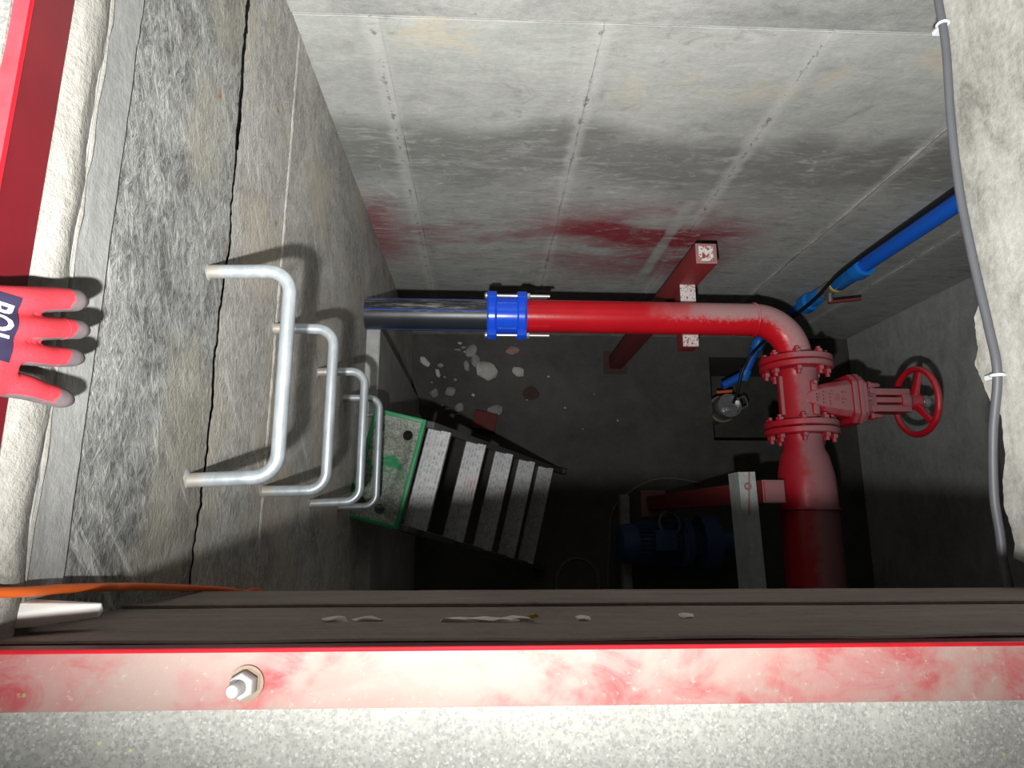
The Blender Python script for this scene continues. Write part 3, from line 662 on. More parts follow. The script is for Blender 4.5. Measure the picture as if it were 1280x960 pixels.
# bonnet flange: three stacked plates
for k, (x, th, hy, hz) in enumerate([(XV+0.150, 0.020, 0.084, 0.078), (XV+0.171, 0.018, 0.086, 0.080), (XV+0.190, 0.014, 0.080, 0.074)]):
    n8 = [(-hy+.03,-hz),(hy-.03,-hz),(hy,-hz+.03),(hy,hz-.03),(hy-.03,hz),(-hy+.03,hz),(-hy,hz-.03),(-hy,-hz+.03)]
    MB().prism(n8, lambda a, b: V(x, YV+a, ZP+b), lambda a, b: V(x+th, YV+a, ZP+b)).build('bonnet_plate', M['red_valve'], gv, 0.004, 2)
MB().lathe((XV+0.203, YV, ZP), (1, 0, 0), [(0, 0.060), (0.010, 0.052), (0.030, 0.044), (0.045, 0.042)], 32).build('bonnet', M['red_valve'], gv)
for a in range(0, 360, 60):
    ca, sa = math.cos(math.radians(a+30)), math.sin(math.radians(a+30))
    b = MB().hexa((XV+0.204, YV+0.056*ca, ZP+0.052*sa), (1, 0, 0), 0.0115, 0.014).build('gland_bolt', M['red_valve'], gv)
    MB().cyl((XV+0.216, YV+0.056*ca, ZP+0.052*sa), (XV+0.228, YV+0.056*ca, ZP+0.052*sa), 0.006, seg=12).build('stud', M['red_valve'], b)
# yoke arms carrying the stem nut
yk = MB()
for s in (1, -1):
    yk.obox((XV+0.305, YV+s*0.029, ZP), V(1,0,0), V(0,1,0), V(0,0,1), 0.150, 0.024, 0.064)
yk.box(XV+0.235, XV+0.256, YV-0.043, YV+0.043, ZP-0.036, ZP+0.036).lathe((XV+0.345, YV, ZP), (1, 0, 0), [(0, 0.040), (0.03, 0.041), (0.045, 0.030)], 24)
yk.box(XV+0.25, XV+0.38, YV-0.010, YV+0.010, ZP-0.028, ZP+0.034)
yk.build('yoke', M['red_valve'], gv, 0.005, 2)
for s in (1, -1):
    MB().lathe((XV+0.235, YV+s*0.054, ZP+0.016), (1, 0, 0), [(0, 0.014), (0.012, 0.014), (0.014, 0.010), (0.042, 0.008), (0.048, 0.004)], 12).build('gland_nut', M['red_valve'], gv)
XW = XV+0.412
MB().cyl((XV+0.24, YV, ZP), (XV+0.475, YV, ZP), 0.0125, seg=20).build('stem', M['steel'], gv)
MB().lathe((XV+0.44, YV, ZP), (1, 0, 0), [(0, 0.020), (0.008, 0.022), (0.018, 0.022), (0.020, 0.014)], 20).build('lock_nut', M['zinc'], gv)
hw = MB().torus((XW+0.006, YV, ZP), (1, 0, 0), 0.114, 0.0108, 64, 14).build('handwheel', M['red_wheel'], gv)
MB().lathe((XW-0.026, YV, ZP), (1, 0, 0), [(0, 0.024), (0.004, 0.028), (0.040, 0.028), (0.046, 0.022)], 28).build('hub', M['red_wheel'], hw)
for a in (20, 140, 260):
    ca, sa = math.cos(math.radians(a)), math.sin(math.radians(a)); e = V(0, ca, sa); q = V(0, -sa, ca); c0 = V(XW, YV, ZP)
    poly = [c0+e*0.02+q*0.013+V(-.012,0,0), c0+e*0.02-q*0.013+V(-.012,0,0), c0+e*0.02-q*0.013+V(.008,0,0), c0+e*0.02+q*0.013+V(.008,0,0),
            c0+e*0.110+q*0.008+V(0,0,0), c0+e*0.110-q*0.008+V(0,0,0), c0+e*0.110-q*0.008+V(.012,0,0), c0+e*0.110+q*0.008+V(.012,0,0)]
    MB().add(poly, [(0,1,2,3),(4,7,6,5),(0,4,5,1),(1,5,6,2),(2,6,7,3),(3,7,4,0)]).build('spoke', M['red_wheel'], hw, 0.003, 2)

# reducer and large pipe running towards the near wall
rp = thing('reducer_pipe', (XV, 0.1, ZP), 'wide red pipe with a reducer bolted to the near side of the gate valve', 'pipe')
flange(F2-0.001, -1, 'flange', rp)
MB().lathe((XV, F2-0.02, ZP), (0, -1, 0), [(0, 0.068), (0.018, 0.066), (0.05, 0.067), (0.075, 0.078), (0.135, 0.089), (0.18, 0.092), (0.25, 0.092)], 56).build('reducer', M['red_valve'], rp)
YW = F2-0.27
MB().cyl((XV, YW+0.01, ZP), (XV, YF-0.1, ZP), 0.0915, seg=56).build('large_pipe', M['red_valve'], rp)
MB().torus((XV, YW, ZP), (0, 1, 0), 0.093, 0.004, 56, 8).build('weld_bead', M['red_valve'], rp)
# flange bolts: they belong to the valve
for yc, span in ((F1-0.001, 0.058), (F2+0.001, 0.058)):
    for k in range(8):
        a = math.radians(45*k + 22.5); x, z = XV+0.098*math.cos(a), ZP+0.098*math.sin(a)
        b = MB().cyl((x, yc+span*0.75, z), (x, yc-span*0.85, z), 0.0078, seg=12).build('flange_bolt', M['red_valve'], gv)
        MB().hexa((x, yc+0.0225, z), (0, 1, 0), 0.0140, 0.013).build('bolt_head', M['red_valve'], b)
        MB().hexa((x, yc-0.0225, z), (0, -1, 0), 0.0140, 0.014).build('nut', M['red_valve'], b)

# ------------------------------------------------------------------ pipe support: square post with an arm under the red pipe
ps = thing('pipe_support', (0.745, 0.885, ZF), 'red square steel post with a short arm under the horizontal red pipe', 'support')
MB().box(0.709, 0.783, 0.848, 0.922, ZF, Hd(2.003)).build('post', M['red_post'], ps, 0.004, 2)
tag(MB().box(0.720, 0.770, 0.858, 0.912, Hd(2.004), Hd(2.0015)).build('end_cap', M['white_chip'], ps, 0.001, 1), 'chipped white patch on top of the post')
MB().box(0.712, 0.770, 0.612, 0.850, Hd(2.27), Hd(2.203)).build('arm', M['red_post'], ps, 0.003, 2)
tag(MB().box(0.713, 0.769, 0.613, 0.849, Hd(2.2035), Hd(2.2005)).build('arm_top', M['white_speck'], ps), 'speckled white upper face of the arm')
MB().box(0.68, 0.81, 0.82, 0.95, ZF, ZF+0.012).build('base_plate', M['dirt'], ps)

p2 = thing('support_post', (0.93, 0.09, ZF), 'red square steel post standing under the wide red pipe behind the grey channel', 'post')
MB().box(0.893, 0.967, 0.053, 0.127, ZF, Hd(2.045)).build('post', M['red_post'], p2, 0.004, 2)
MB().box(0.897, 0.963, 0.057, 0.123, Hd(2.046), Hd(2.040)).build('end_cap', M['red_valve'], p2, 0.001, 1)
MB().box(0.86, 1.0, 0.02, 0.16, ZF, ZF+0.012).build('base_plate', M['red_post'], p2)
MB().box(0.965, 1.10, 0.06, 0.12, Hd(2.30), Hd(2.236)).build('arm', M['red_post'], p2, 0.003, 2)

gc = thing('metal_channel', (0.82, -0.1, Hd(2.05)), 'grey galvanised steel channel lying beside the wide red pipe', 'channel')
c0, c1 = V(0.835, 0.150, Hd(2.06)), V(0.868, -1.27, Hd(2.06)); dd = (c1-c0).normalized(); uu = dd.cross(V(0,0,1)).normalized()   # uu points to -x
mid = (c0+c1)/2; Lc = (c1-c0).length
MB().obox(mid+V(0,0,0.035), uu, dd, V(0,0,1), 0.056, Lc, 0.005).build('top_flange', M['channel'], gc)
MB().obox(mid+uu*0.026, uu, dd, V(0,0,1), 0.005, Lc, 0.085).build('web', M['channel'], gc)
MB().obox(mid+V(0,0,-0.04), uu, dd, V(0,0,1), 0.056, Lc, 0.005).build('bottom_flange', M['channel'], gc)
bc = c0 + dd*0.045 + V(0, 0, 0.0375)
MB().torus(bc + V(0, 0, 0.002), (0, 0, 1), 0.009, 0.003, 20, 6).build('washer', M['red_post'], gc)
MB().bar(bc + V(0.006, 0.045, 0.006), bc + V(-0.004, -0.09, 0.004), 0.004, 0.003).build('binding_wire', M['red_post'], gc)

# ------------------------------------------------------------------ blue riser pipe with ball valve, cable and sump pump
XB, YBp = 1.512, 0.997
bl = thing('riser_pipe', (XB, YBp, ZF), 'blue plastic riser pipe with a ball valve running down the back wall', 'pipe')
MB().tube([V(XB, YBp, ZS+0.005), V(XB, YBp, Hd(2.44))], 0.0290, 28).build('upper_pipe', M['blue_pipe'], bl)
MB().lathe((XB, YBp, Hd(2.34)), (0, 0, -1), [(0, 0.034), (0.0, 0.044), (0.05, 0.046), (0.07, 0.040), (0.085, 0.036), (0.20, 0.036), (0.21, 0.030)], 28).build('union', M['blue_fit'], bl)
MB().lathe((XB, YBp, Hd(2.545)), (0, 0, -1), [(0, 0.036), (0.012, 0.036)], 28).build('yellow_ring', M['yellow'], bl)
bv = MB().lathe((XB, YBp, Hd(2.555)), (0, 0, -1), [(0, 0.027), (0.02, 0.030), (0.03, 0.024), (0.06, 0.033), (0.09, 0.024), (0.10, 0.030), (0.115, 0.030)], 20).build('ball_valve', M['steel'], bl)
MB().cyl((XB, YBp-0.02, Hd(2.612)), (XB, YBp-0.06, Hd(2.612)), 0.010, seg=14).build('spindle', M['steel'], bv)
MB().bar(V(XB-0.01, YBp-0.06, Hd(2.62)), V(XB+0.10, YBp-0.066, Hd(2.55)), 0.018, 0.012, (0,1,0)).build('lever', M['dark_red_lever'], bv, 0.003, 1)
MB().lathe((XB, YBp, Hd(2.665)), (0, 0, -1), [(0, 0.030), (0.01, 0.033), (0.09, 0.033), (0.105, 0.044), (0.165, 0.044), (0.175, 0.030)], 28).build('union', M['blue_fit'], bl)
pth = fillet([V(XB, YBp, Hd(2.82)), V(XB, YBp, Hd(3.32)), V(1.455, 0.80, Hd(3.44)), V(1.33, 0.735, Hd(3.46))], 0.05, 6)
MB().tube(pth, 0.024, 22).build('lower_pipe', M['blue_pipe'], bl)
MB().lathe((1.462, 0.825, Hd(3.43)), (-0.06, -0.18, -0.1), [(0, 0.026), (0.0, 0.031), (0.06, 0.031), (0.06, 0.026)], 22).build('elbow_socket', M['blue_fit'], bl)
MB().lathe((XB-0.008, YBp-0.028, Hd(3.33)), (-0.06, -0.2, -0.12), [(0, 0.026), (0.0, 0.031), (0.05, 0.031), (0.05, 0.026)], 22).build('elbow_socket', M['blue_fit'], bl)

pc = smooth_path([V(XB-0.052, YBp+0.012, ZS+0.005), V(XB-0.052, YBp+0.012, Hd(1.8)), V(XB-0.050, YBp+0.005, Hd(2.4)), V(XB-0.042, YBp-0.03, Hd(2.66)), V(XB-0.03, YBp-0.045, Hd(3.0)), V(1.46, 0.90, Hd(3.3)), V(1.405, 0.80, Hd(3.35)), V(1.392, 0.70, Hd(3.40)), V(1.385, 0.64, Hd(3.46))], 8)
tag(MB().tube(pc, 0.0085, 12).build('pump_cable', M['black_rubber']), 'black cable running down beside the blue pipe to the sump pump', 'cable')

sp = thing('sump_pump', (1.325, 0.63, ZF-0.5), 'small steel submersible pump standing in the dark sump', 'pump')
sp.location.x = 1.375; px, py = 1.375, 0.63
MB().lathe((px, py, ZF-0.5), (0, 0, 1), [(0, 0.060), (0.02, 0.070), (0.45, 0.070), (0.46, 0.064), (0.50, 0.064), (0.51, 0.070)], 32).build('pump_body', M['steel'], sp)
MB().lathe((px, py, ZF+0.01), (0, 0, 1), [(0, 0.070), (0.04, 0.070), (0.055, 0.066), (0.055, 0.058), (0.03, 0.056), (0.03, 0.0)], 32).build('cap', M['steel'], sp)
MB().obox((px+0.005, py-0.02, ZF+0.05), V(1,0,0), V(0,1,0), V(0,0,1), 0.07, 0.03, 0.04).build('handle', M['steel'], sp, 0.006, 2)
MB().torus((px, py, ZF-0.06), (0, 0, 1), 0.072, 0.008, 32, 8).build('band', M['wood'], sp)
MB().bar(V(px-0.055, py+0.082, ZF+0.02), V(px+0.03, py+0.088, ZF+0.03), 0.014, 0.012).build('orange_tie', M['orange'], sp)
MB().tube(smooth_path([V(px+0.04, py+0.03, ZF+0.03), V(px+0.085, py+0.05, ZF+0.06), V(px+0.10, py+0.0, ZF+0.06), V(px+0.06, py-0.02, ZF+0.03)], 8), 0.004, 8).build('lifting_loop', M['grey_cable'], sp)

# ------------------------------------------------------------------ conduit on the broken edge of the right slab
cp = smooth_path([V(0.802, 1.03, Hd(0.94)), V(0.802, 0.91, Hd(0.942)), V(0.802, 0.811, Hd(0.942)), V(0.802, 0.679, Hd(0.956)), V(0.802, 0.546, Hd(0.962)), V(0.802, 0.413, Hd(0.956)), V(0.803, 0.300, Hd(0.948)),
                  V(0.803, 0.224, Hd(0.946)), V(0.803, 0.136, Hd(0.972)), V(0.803, 0.037, Hd(0.990)), V(0.803, -0.05, Hd(0.992)), V(0.803, -0.20, Hd(1.02)), V(0.803, -0.6, Hd(1.3))], 8)
cdt = thing('conduit', (0.792, 0.3, Hd(0.95)), 'thin grey plastic conduit clipped along the broken edge of the right slab', 'conduit')
MB().tube(cp, 0.0066, 16).build('tube', M['conduit'], cdt)
for yy, hh in ((0.858, 0.942), (0.222, 0.946)):
    c = MB().torus((0.803, yy, Hd(hh)), (0, 1, 0.05), 0.0088, 0.0026, 24, 8).build('clip', M['clip'], cdt)
    MB().box(0.800, 0.814, yy-0.004, yy+0.004, Hd(hh)-0.024, Hd(hh)-0.008).build('clip_tab', M['clip'], c, 0.001, 1)

# orange cable hanging over the near left corner
oc = smooth_path([V(-0.62, 0.00, 0.012), V(-0.50, -0.030, 0.014), V(-0.425, -0.050, 0.013), V(-0.399, -0.060, -0.07), V(-0.398, -0.064, -0.14), V(-0.399, -0.074, -0.26), V(-0.400, -0.087, -0.38), V(-0.400, -0.101, -0.50), V(-0.402, -0.118, -0.62), V(-0.402, -0.14, -0.75), V(-0.40, -0.3, -1.1)], 10)
tag(MB().tube(oc, 0.0045, 12).build('power_cable', M['orange']), 'thin orange cable hanging over the hatch edge at the near left corner', 'cable')

# ------------------------------------------------------------------ step ladder with a green topped platform
P0, P1 = V(-0.228, 0.142, Hd(2.05)), V(0.355, 0.008, ZF)
u = V(0.224, 0.974, 0).normalized(); v = V(0.974, -0.224, 0).normalized(); w = V(0, 0, 1)
sl = thing('step_ladder', (0.05, 0.08, ZF), 'aluminium step ladder with a dusty green top plate leaning by the left wall', 'ladder')
pcn = P0 - v*0.082
def holes(o, cuts):
    cm = MB()
    for c in cuts: cm.cyl(Vector(c)-V(0,0,0.1), Vector(c)+V(0,0,0.1), 0.016, seg=24)
    co = cm.build('cutter', M['plate'])
    m = o.modifiers.new('b', 'BOOLEAN'); m.operation = 'DIFFERENCE'; m.object = co; m.solver = 'EXACT'
    co.location = -wloc(o)*0
    bpy.context.view_layer.update()
    dg = bpy.context.evaluated_depsgraph_get(); me = bpy.data.meshes.new_from_object(o.evaluated_get(dg))
    o.modifiers.clear(); o.data = me; bpy.data.objects.remove(co)
bpy.context.view_layer.update()
pl = MB().obox(pcn + V(0, 0, 0.004), v, u, w, 0.150, 0.335, 0.012).build('top_plate', M['plate'], sl)
holes(pl, [pcn + u*0.115 + v*0.038, pcn - u*0.128 + v*0.012, pcn - u*0.115 - v*0.055, pcn + u*0.12 - v*0.055])
for sgn, L, ax in ((1, 0.340, 'v'), (-1, 0.340, 'v'), (1, 0.15, 'u'), (-1, 0.15, 'u')):
    if ax == 'v': MB().obox(pcn + v*sgn*0.078, u, v, w, 0.352, 0.014, 0.036).build('plate_rim', M['green'], sl, 0.004, 2)
    else: MB().obox(pcn + u*sgn*0.170, u, v, w, 0.012, 0.15, 0.036).build('plate_rim', M['green'], sl, 0.003, 2)
def lp(t, s): return P0 + (P1-P0)*t + u*s*(0.165 + 0.10*t)
for s in (1, -1):
    a = P0 + u*s*0.168 + V(0, 0, -0.022) + v*0.0; b = lp(1, s)
    MB().bar(a, b, 0.022, 0.055, v).build('side_rail', M['dark_rail'], sl, 0.003, 1)
    MB().obox(b + V(0, 0, 0.02), u, v, w, 0.034, 0.07, 0.04).build('rubber_foot', M['black_rubber'], sl, 0.005, 1)
    a2 = P0 - v*0.045 + u*s*0.150 + V(0, 0, -0.022); b2 = V(-0.262, 0.150, ZF) + u*s*0.20
    MB().bar(a2, b2, 0.020, 0.028, v).build('rear_leg', M['dark_rail'], sl, 0.002, 1)
MB().bar(V(-0.265, 0.150, ZF+0.4) + u*0.185, V(-0.265, 0.150, ZF+0.4) - u*0.185, 0.02, 0.02).build('rear_brace', M['dark_rail'], sl)
for i, tt in enumerate((0.055, 0.25, 0.44, 0.63, 0.82)):
    c = lp(tt, 0); half = 0.160 + 0.10*tt
    tr = MB().obox(c + v*0.010, v, u, w, 0.080, 2*half, 0.022).build('tread', M['tread_red' if i in (1, 2) else 'tread'], sl, 0.003, 1)
    for k in range(7):
        q = c + v*(0.010 - 0.034 + 0.068*k/6) + V(0, 0, 0.012)
        MB().obox(q, v, u, w, 0.0045, 2*half-0.004, 0.003).build('rib', M['alu'], tr)

# ------------------------------------------------------------------ motor pump in the dark near corner
mp = thing('pump_motor', (0.9, -0.115, ZF), 'dark blue electric pump motor lying low in the shaded corner', 'motor')
my, mz = -0.118, ZF+0.20
MB().lathe((0.690, my, mz), (1, 0, 0), [(0, 0.085), (0.008, 0.098), (0.085, 0.100), (0.085, 0.09)], 40).build('fan_cover', M['blue_motor'], mp)
MB().cyl((0.770, my, mz), (1.00, my, mz), 0.084, seg=40).build('stator', M['blue_motor'], mp)
for k in range(28):
    a = 2*math.pi*k/28; e = V(0, math.cos(a), math.sin(a)); q = V(0, -math.sin(a), math.cos(a))
    MB().obox(V(0.885, my, mz) + e*0.091, V(1,0,0), q, e, 0.20, 0.004, 0.020).build('cooling_fin', M['blue_motor'], mp)
MB().obox((0.90, my+0.02, mz+0.115), V(1,0,0), V(0,1,0), V(0,0,1), 0.11, 0.10, 0.06).build('terminal_box', M['blue_motor'], mp, 0.008, 2)
MB().lathe((1.00, my, mz), (1, 0, 0), [(0, 0.11), (0.02, 0.125), (0.05, 0.125), (0.06, 0.09), (0.10, 0.08), (0.105, 0.14), (0.19, 0.14), (0.20, 0.07), (0.28, 0.06)], 40).build('pump_casing', M['blue_motor'], mp)
for x in (0.80, 0.97): MB().box(x, x+0.05, my-0.11, my+0.11, ZF, mz-0.07).build('foot', M['blue_motor'], mp, 0.004, 1)
MB().torus((0.93, my+0.10, mz+0.10), (0.2, 0.3, 1), 0.055, 0.007, 28, 8).build('motor_lead', M['grey_cable'], mp)
sb = thing('concrete_block', (0.76, -0.1, ZF), 'pale concrete block on the floor beside the pump motor', 'block')
MB().box(0.735, 0.785, -0.36, 0.135, ZF, ZF+0.07).build('block_body', M['rubble_dark'], sb, 0.006, 1)

zc = ZF+0.008
tag(MB().tube(smooth_path([V(0.664, -0.50, zc), V(0.660, -0.355, zc), V(0.675, -0.169, zc), V(0.70, 0.043, zc), V(0.80, 0.150, zc), V(0.925, 0.215, zc), V(1.06, 0.225, zc), V(1.2, 0.20, zc)], 8), 0.007, 10).build('floor_cable', M['grey_cable']), 'grey cable curving across the floor round the blue motor', 'cable')
lp2 = [V(0.50 + (0.11+0.006*k*0.1)*math.cos(a), -0.33 + 0.13*math.sin(a), zc + 0.004*k/6) for k, a in enumerate([i*math.pi/6 for i in range(15)])]
tag(MB().tube(smooth_path(lp2, 5), 0.006, 8).build('cable_coil', M['grey_cable']), 'loose coil of thin cable on the floor near the step ladder', 'cable')

# ------------------------------------------------------------------ rubble on the floor
stones = [(0.011, 0.824, 0.080, 0.062, 'rubble', 'largest pale broken concrete lump, in the middle of the floor rubble'),
          (0.057, 0.599, 0.066, 0.045, 'rubble_dark', 'oval grey concrete lump nearest the step ladder'),
          (0.156, 0.947, 0.052, 0.034, 'pink_rubble', 'pink and white painted concrete fragment below the blue coupling'),
          (0.187, 0.825, 0.046, 0.034, 'rubble', 'pale rounded concrete lump rightmost of the rubble'),
          (-0.342, 0.876, 0.042, 0.028, 'rubble', 'pale concrete fragment leftmost of the rubble'),
          (-0.081, 0.944, 0.040, 0.050, 'rubble_dark', 'grey concrete lump under the left end of the coupling'),
          (-0.055, 0.885, 0.034, 0.048, 'rubble_dark', 'wedge of grey concrete touching the largest pale lump'),
          (-0.105, 0.855, 0.020, 0.042, 'rubble_dark', 'narrow upright grey chip left of the wedge'),
          (-0.285, 0.700, 0.034, 0.034, 'rubble_dark', 'round grey concrete lump, left one of a pair near the ladder'),
          (-0.195, 0.705, 0.036, 0.036, 'rubble_dark', 'round grey concrete lump, right one of a pair near the ladder'),
          (-0.139, 0.616, 0.036, 0.032, 'rubble_dark', 'grey concrete lump just above the step ladder rail'),
          (-0.268, 0.815, 0.016, 0.032, 'rubble', 'thin slanted concrete chip on the left of the rubble')]
for k, (x, y, a, b, m, lab) in enumerate(stones):
    rr = random.Random(300+k); hgt = 0.5*min(a, b); ang = rr.uniform(-0.6, 0.6) - (0.5 if k in (0, 2, 4) else 0); pts = []
    for _ in range(30):
        d = V(rr.gauss(0, 1), rr.gauss(0, 1), rr.gauss(0, 0.8)).normalized(); q = 0.8+0.25*rr.random()
        px_, py_ = d.x*a*q*0.92, d.y*b*q*0.92
        pts.append(V(x + px_*math.cos(ang)-py_*math.sin(ang), y + px_*math.sin(ang)+py_*math.cos(ang), max(ZF, ZF + hgt*0.8 + d.z*hgt)))
    o = MB().hull(pts).build('rubble_lump', M[m], None, 0.003, 1); tag(o, lab, 'rubble', 'broken concrete on the pit floor')
crumbs = [(-0.146, 0.990), (-0.128, 0.965), (-0.160, 0.950), (-0.115, 0.940), (-0.169, 0.776), (-0.229, 0.790), (-0.065, 0.689), (-0.21, 0.606), (-0.255, 0.86), (-0.18, 0.57), (-0.24, 0.63), (-0.15, 0.58), (0.237, 0.664), (0.21, 0.82), (-0.30, 0.76), (0.45, 0.62), (0.62, 0.70), (0.36, 0.80), (0.55, 0.50), (0.75, 0.55)]
for k, (x, y) in enumerate(crumbs):
    rr = random.Random(400+k); a = rr.uniform(0.010, 0.024) if k < 12 else rr.uniform(0.005, 0.009)
    o = MB().hull([V(p.x, p.y, max(ZF, p.z)) for p in lump((x, y, ZF+a*0.35), a, a*rr.uniform(0.5, 1), a*0.5, 500+k, 16)]).build('rubble_crumb', M['rubble' if k % 3 == 0 or k > 11 else 'rubble_dark'])
    tag(o, 'small grey concrete crumb scattered on the dark floor', 'rubble', 'concrete crumbs on the pit floor')
tag(MB().obox((0.0, 0.535, ZF+0.033), V(0.97, -0.2, 0), V(0.2, 0.97, 0), V(0,0,1), 0.13, 0.10, 0.065).build('brick', M['brick'], None, 0.004, 1), 'red brick half hidden behind the step ladder', 'brick')
tag(MB().hull([V(p.x, p.y, max(ZF, p.z)) for p in lump((0.26, 0.70, ZF+0.004), 0.055, 0.045, 0.008, 77, 50)]).build('rusty_patch', M['dirt'], None, 0.002, 1), 'flat rusty brown lump of dirt on the floor', 'dirt')

# ------------------------------------------------------------------ gloved hand on the left edge of the hatch
def D(x, y, h): return V(x, y, Hd(h))
ps_ = thing('person', D(-0.47, 0.145, 0.516), 'right hand in a red knit glove with grey dipped fingertips over the hatch edge', 'person')
fing = {'index': [(-0.402, 0.166, 0.486), (-0.389, 0.178, 0.520), (-0.385, 0.190, 0.553), (-0.380, 0.199, 0.580), (-0.378, 0.201, 0.588)],
        'middle': [(-0.398, 0.147, 0.484), (-0.385, 0.157, 0.530), (-0.383, 0.167, 0.565), (-0.380, 0.174, 0.590), (-0.379, 0.175, 0.598)],
        'ring': [(-0.399, 0.128, 0.488), (-0.386, 0.136, 0.534), (-0.384, 0.142, 0.568), (-0.381, 0.147, 0.590), (-0.380, 0.148, 0.598)],
        'little': [(-0.403, 0.107, 0.496), (-0.391, 0.110, 0.540), (-0.388, 0.109, 0.566), (-0.384, 0.108, 0.588), (-0.383, 0.108, 0.596)]}
rad = {'index': (0.0125, 0.0120, 0.0115, 0.0108, 0.0070), 'middle': (0.0125, 0.0108, 0.0102, 0.0096, 0.0065),
       'ring': (0.0122, 0.0102, 0.0096, 0.0090, 0.0062), 'little': (0.0128, 0.0112, 0.0100, 0.0092, 0.0064)}
hand = MB(); tips = {}
for k, pts in fing.items():
    p = smooth_path([D(*q) for q in pts], 5); n = len(p); rr_ = [rad[k][0]]*0
    for i in range(n):
        t_ = i/(n-1)*4; j = min(3, int(t_)); rr_.append(rad[k][j] + (rad[k][j+1]-rad[k][j])*(t_-j))
    hand.tube(p, rr_, 16); hand.lathe(p[-1], (p[-1]-p[-2]), [(0, rr_[-1]), (0.003, rr_[-1]*0.8), (0.005, rr_[-1]*0.3)], 14)
    tips[k] = (p[0], p[-1], p)
# palm / back of the hand: swept ovals from the knuckles back to the wrist
secs = [(D(-0.391, 0.142, 0.530), 0.0430, 0.0105), (D(-0.394, 0.139, 0.512), 0.0470, 0.0125), (D(-0.402, 0.141, 0.492), 0.0445, 0.0140), (D(-0.425, 0.140, 0.474), 0.0440, 0.0145), (D(-0.455, 0.140, 0.468), 0.0410, 0.0155),
        (D(-0.485, 0.140, 0.466), 0.0340, 0.0170), (D(-0.515, 0.140, 0.462), 0.0300, 0.0190), (D(-0.56, 0.140, 0.455), 0.0310, 0.0215)]
vs, fs = [], []; sg = 28
for i, (c, a, b) in enumerate(secs):
    tdir = (secs[min(i+1, len(secs)-1)][0] - secs[max(i-1, 0)][0]).normalized(); side = V(0, 1, 0); nrm = tdir.cross(side).normalized()
    for k in range(sg):
        q = 2*math.pi*k/sg; vs.append(c + side*a*math.copysign(abs(math.cos(q))**0.75, math.cos(q)) + nrm*b*math.copysign(abs(math.sin(q))**0.8, math.sin(q)))
for i in range(len(secs)-1):
    for k in range(sg): fs.append((i*sg+k, i*sg+(k+1)%sg, (i+1)*sg+(k+1)%sg, (i+1)*sg+k))
fs += [tuple(range(sg)), tuple(reversed([(len(secs)-1)*sg+k for k in range(sg)]))]
hand.add(vs, fs)
tb = smooth_path([D(-0.485, 0.165, 0.470), D(-0.462, 0.188, 0.480), D(-0.440, 0.208, 0.492), D(-0.424, 0.220, 0.498)], 5)
hand.tube(tb, [0.0165 - 0.006*i/(len(tb)-1) for i in range(len(tb))], 16)
gl = hand.build('glove', M['glove'], ps_)
m = gl.modifiers.new('r', 'REMESH'); m.mode = 'VOXEL'; m.voxel_size = 0.0017
m2 = gl.modifiers.new('s', 'SMOOTH'); m2.factor = 0.6; m2.iterations = 9
bpy.context.view_layer.update()
dg = bpy.context.evaluated_depsgraph_get(); me = bpy.data.meshes.new_from_object(gl.evaluated_get(dg)); gl.modifiers.clear(); gl.data = me
for p in me.polygons: p.use_smooth = True
at = me.attributes.new('coat', 'FLOAT', 'POINT'); off = wloc(gl)
nc = V(-0.50, -0.85, -0.05).normalized()
for i, vx in enumerate(me.vertices):
    p = vx.co + off; c = 0.5 + 1.1*(vx.normal.dot(nc) - 0.33)
    tipd = min((p - tp[1]).length for tp in tips.values())
    c = max(c, 0.5 + (0.024 - tipd)*35 - 0.25*max(0, vx.normal.dot(V(0.8, 0.5, 0.2)) - 0.5))
    if p.x < -0.44: c = 0.0 if vx.normal.z > -0.2 else 1.0
    at.data[i].value = max(0.0, min(1.0, c))
# knuckle creases (knit folds)
for k, fr_ in (('index', 0.44), ('index', 0.53), ('middle', 0.55), ('ring', 0.50), ('little', 0.52)):
    p = tips[k][2]; i = int(fr_*(len(p)-1)); d = p[i+1]-p[i]
    rloc = rad[k][2]*0.875
    MB().torus(p[i], d, rloc, 0.0011, 26, 8).build('knit_fold', M['glove'], gl)
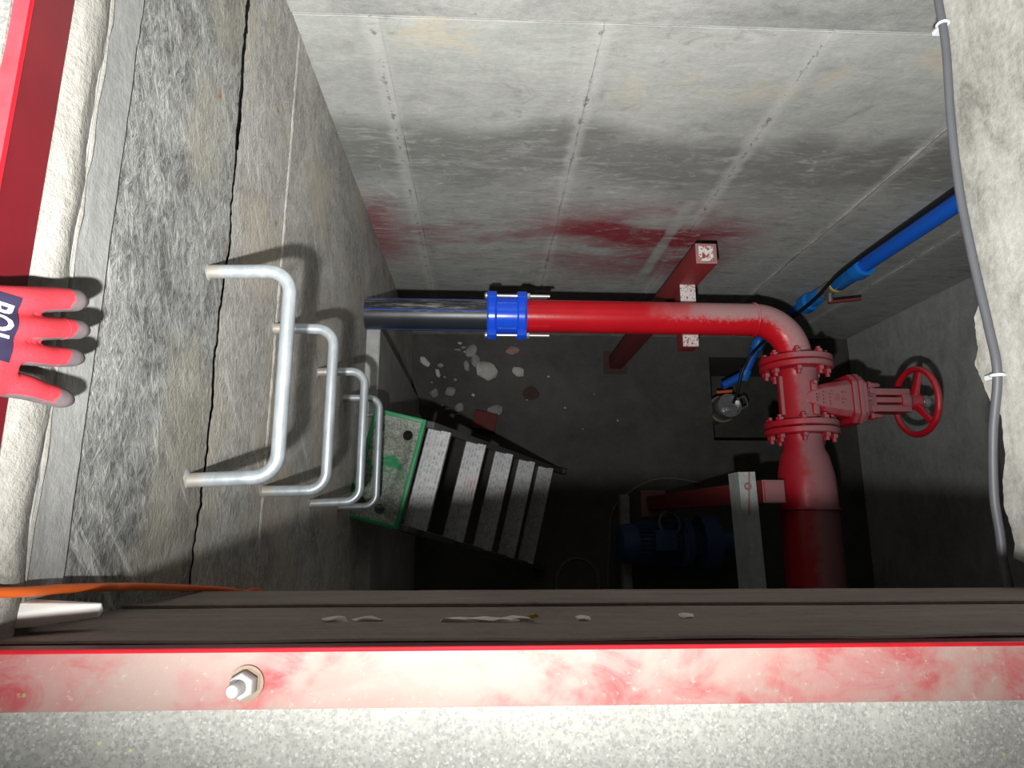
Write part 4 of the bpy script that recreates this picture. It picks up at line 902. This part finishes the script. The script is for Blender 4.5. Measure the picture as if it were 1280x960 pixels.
# printed patch with white lettering on the back of the glove
from mathutils.bvhtree import BVHTree
bvh = BVHTree.FromPolygons([vx.co + off for vx in me.vertices], [tuple(p.vertices) for p in me.polygons])
def on_glove(c, s_, t_, du, dvv, nrm, lift):
    o_ = c + du*s_ + dvv*t_ + nrm*0.05; hit = bvh.ray_cast(o_, -nrm, 0.12)
    return (hit[0] + nrm*lift) if hit[0] is not None else (c + du*s_ + dvv*t_)
pn = V(0.90, -0.05, 0.43).normalized(); pdn = V(0.40, -0.0, -0.9); pdn = (pdn - pdn.dot(pn)*pn).normalized(); pac = pn.cross(pdn).normalized()
if pac.y > 0: pac = -pac                          # reading direction runs towards -y (down in the photo)
pc0 = D(-0.385, 0.147, 0.503)
def drape(nu, nv, s0, s1, t0, t1, lift):
    vs = []; fs = []
    for i in range(nu+1):
        for j in range(nv+1):
            vs.append(on_glove(pc0, s0+(s1-s0)*i/nu, t0+(t1-t0)*j/nv, pac, pdn, pn, lift))
    for i in range(nu):
        for j in range(nv): a = i*(nv+1)+j; fs.append((a, a+1, a+nv+2, a+nv+1))
    return vs, fs
vs, fs = drape(18, 12, -0.030, 0.024, -0.026, 0.012, 0.0011)
patch = MB().add(vs, fs).build('glove_print', M['navy'], gl)
cu = bpy.data.curves.new('lettering', 'FONT'); cu.body = 'BOL'; cu.size = 1.0; cu.extrude = 0.0; cu.offset = 0.02; cu.resolution_u = 3
to = bpy.data.objects.new('tmp', cu); COL.objects.link(to); bpy.context.view_layer.update()
tm = bpy.data.meshes.new_from_object(to.evaluated_get(bpy.context.evaluated_depsgraph_get())); bpy.data.objects.remove(to)
bm = bmesh.new(); bm.from_mesh(tm); bmesh.ops.triangulate(bm, faces=bm.faces); bmesh.ops.subdivide_edges(bm, edges=bm.edges, cuts=2, use_grid_fill=True)
xs_ = [q.co.x for q in bm.verts]; ys_ = [q.co.y for q in bm.verts]; x0_, x1_, y0_, y1_ = min(xs_), max(xs_), min(ys_), max(ys_)
bm.verts.index_update()
lv = [on_glove(pc0, -0.022 + 0.033*(q.co.x-x0_)/(x1_-x0_), 0.008 - 0.026 + 0.026*(q.co.y-y0_)/(y1_-y0_), pac, pdn, pn, 0.0017) for q in bm.verts]
lf = [tuple(q.index for q in f.verts) for f in bm.faces]; bm.free()
MB().add(lv, lf).build('print_lettering', M['white_ink'], patch)
MB().tube([D(-0.545, 0.14, 0.457), D(-0.66, 0.14, 0.42), D(-0.85, 0.12, 0.33)], [0.038, 0.046, 0.056], 24).build('sleeve', M['sleeve'], ps_)
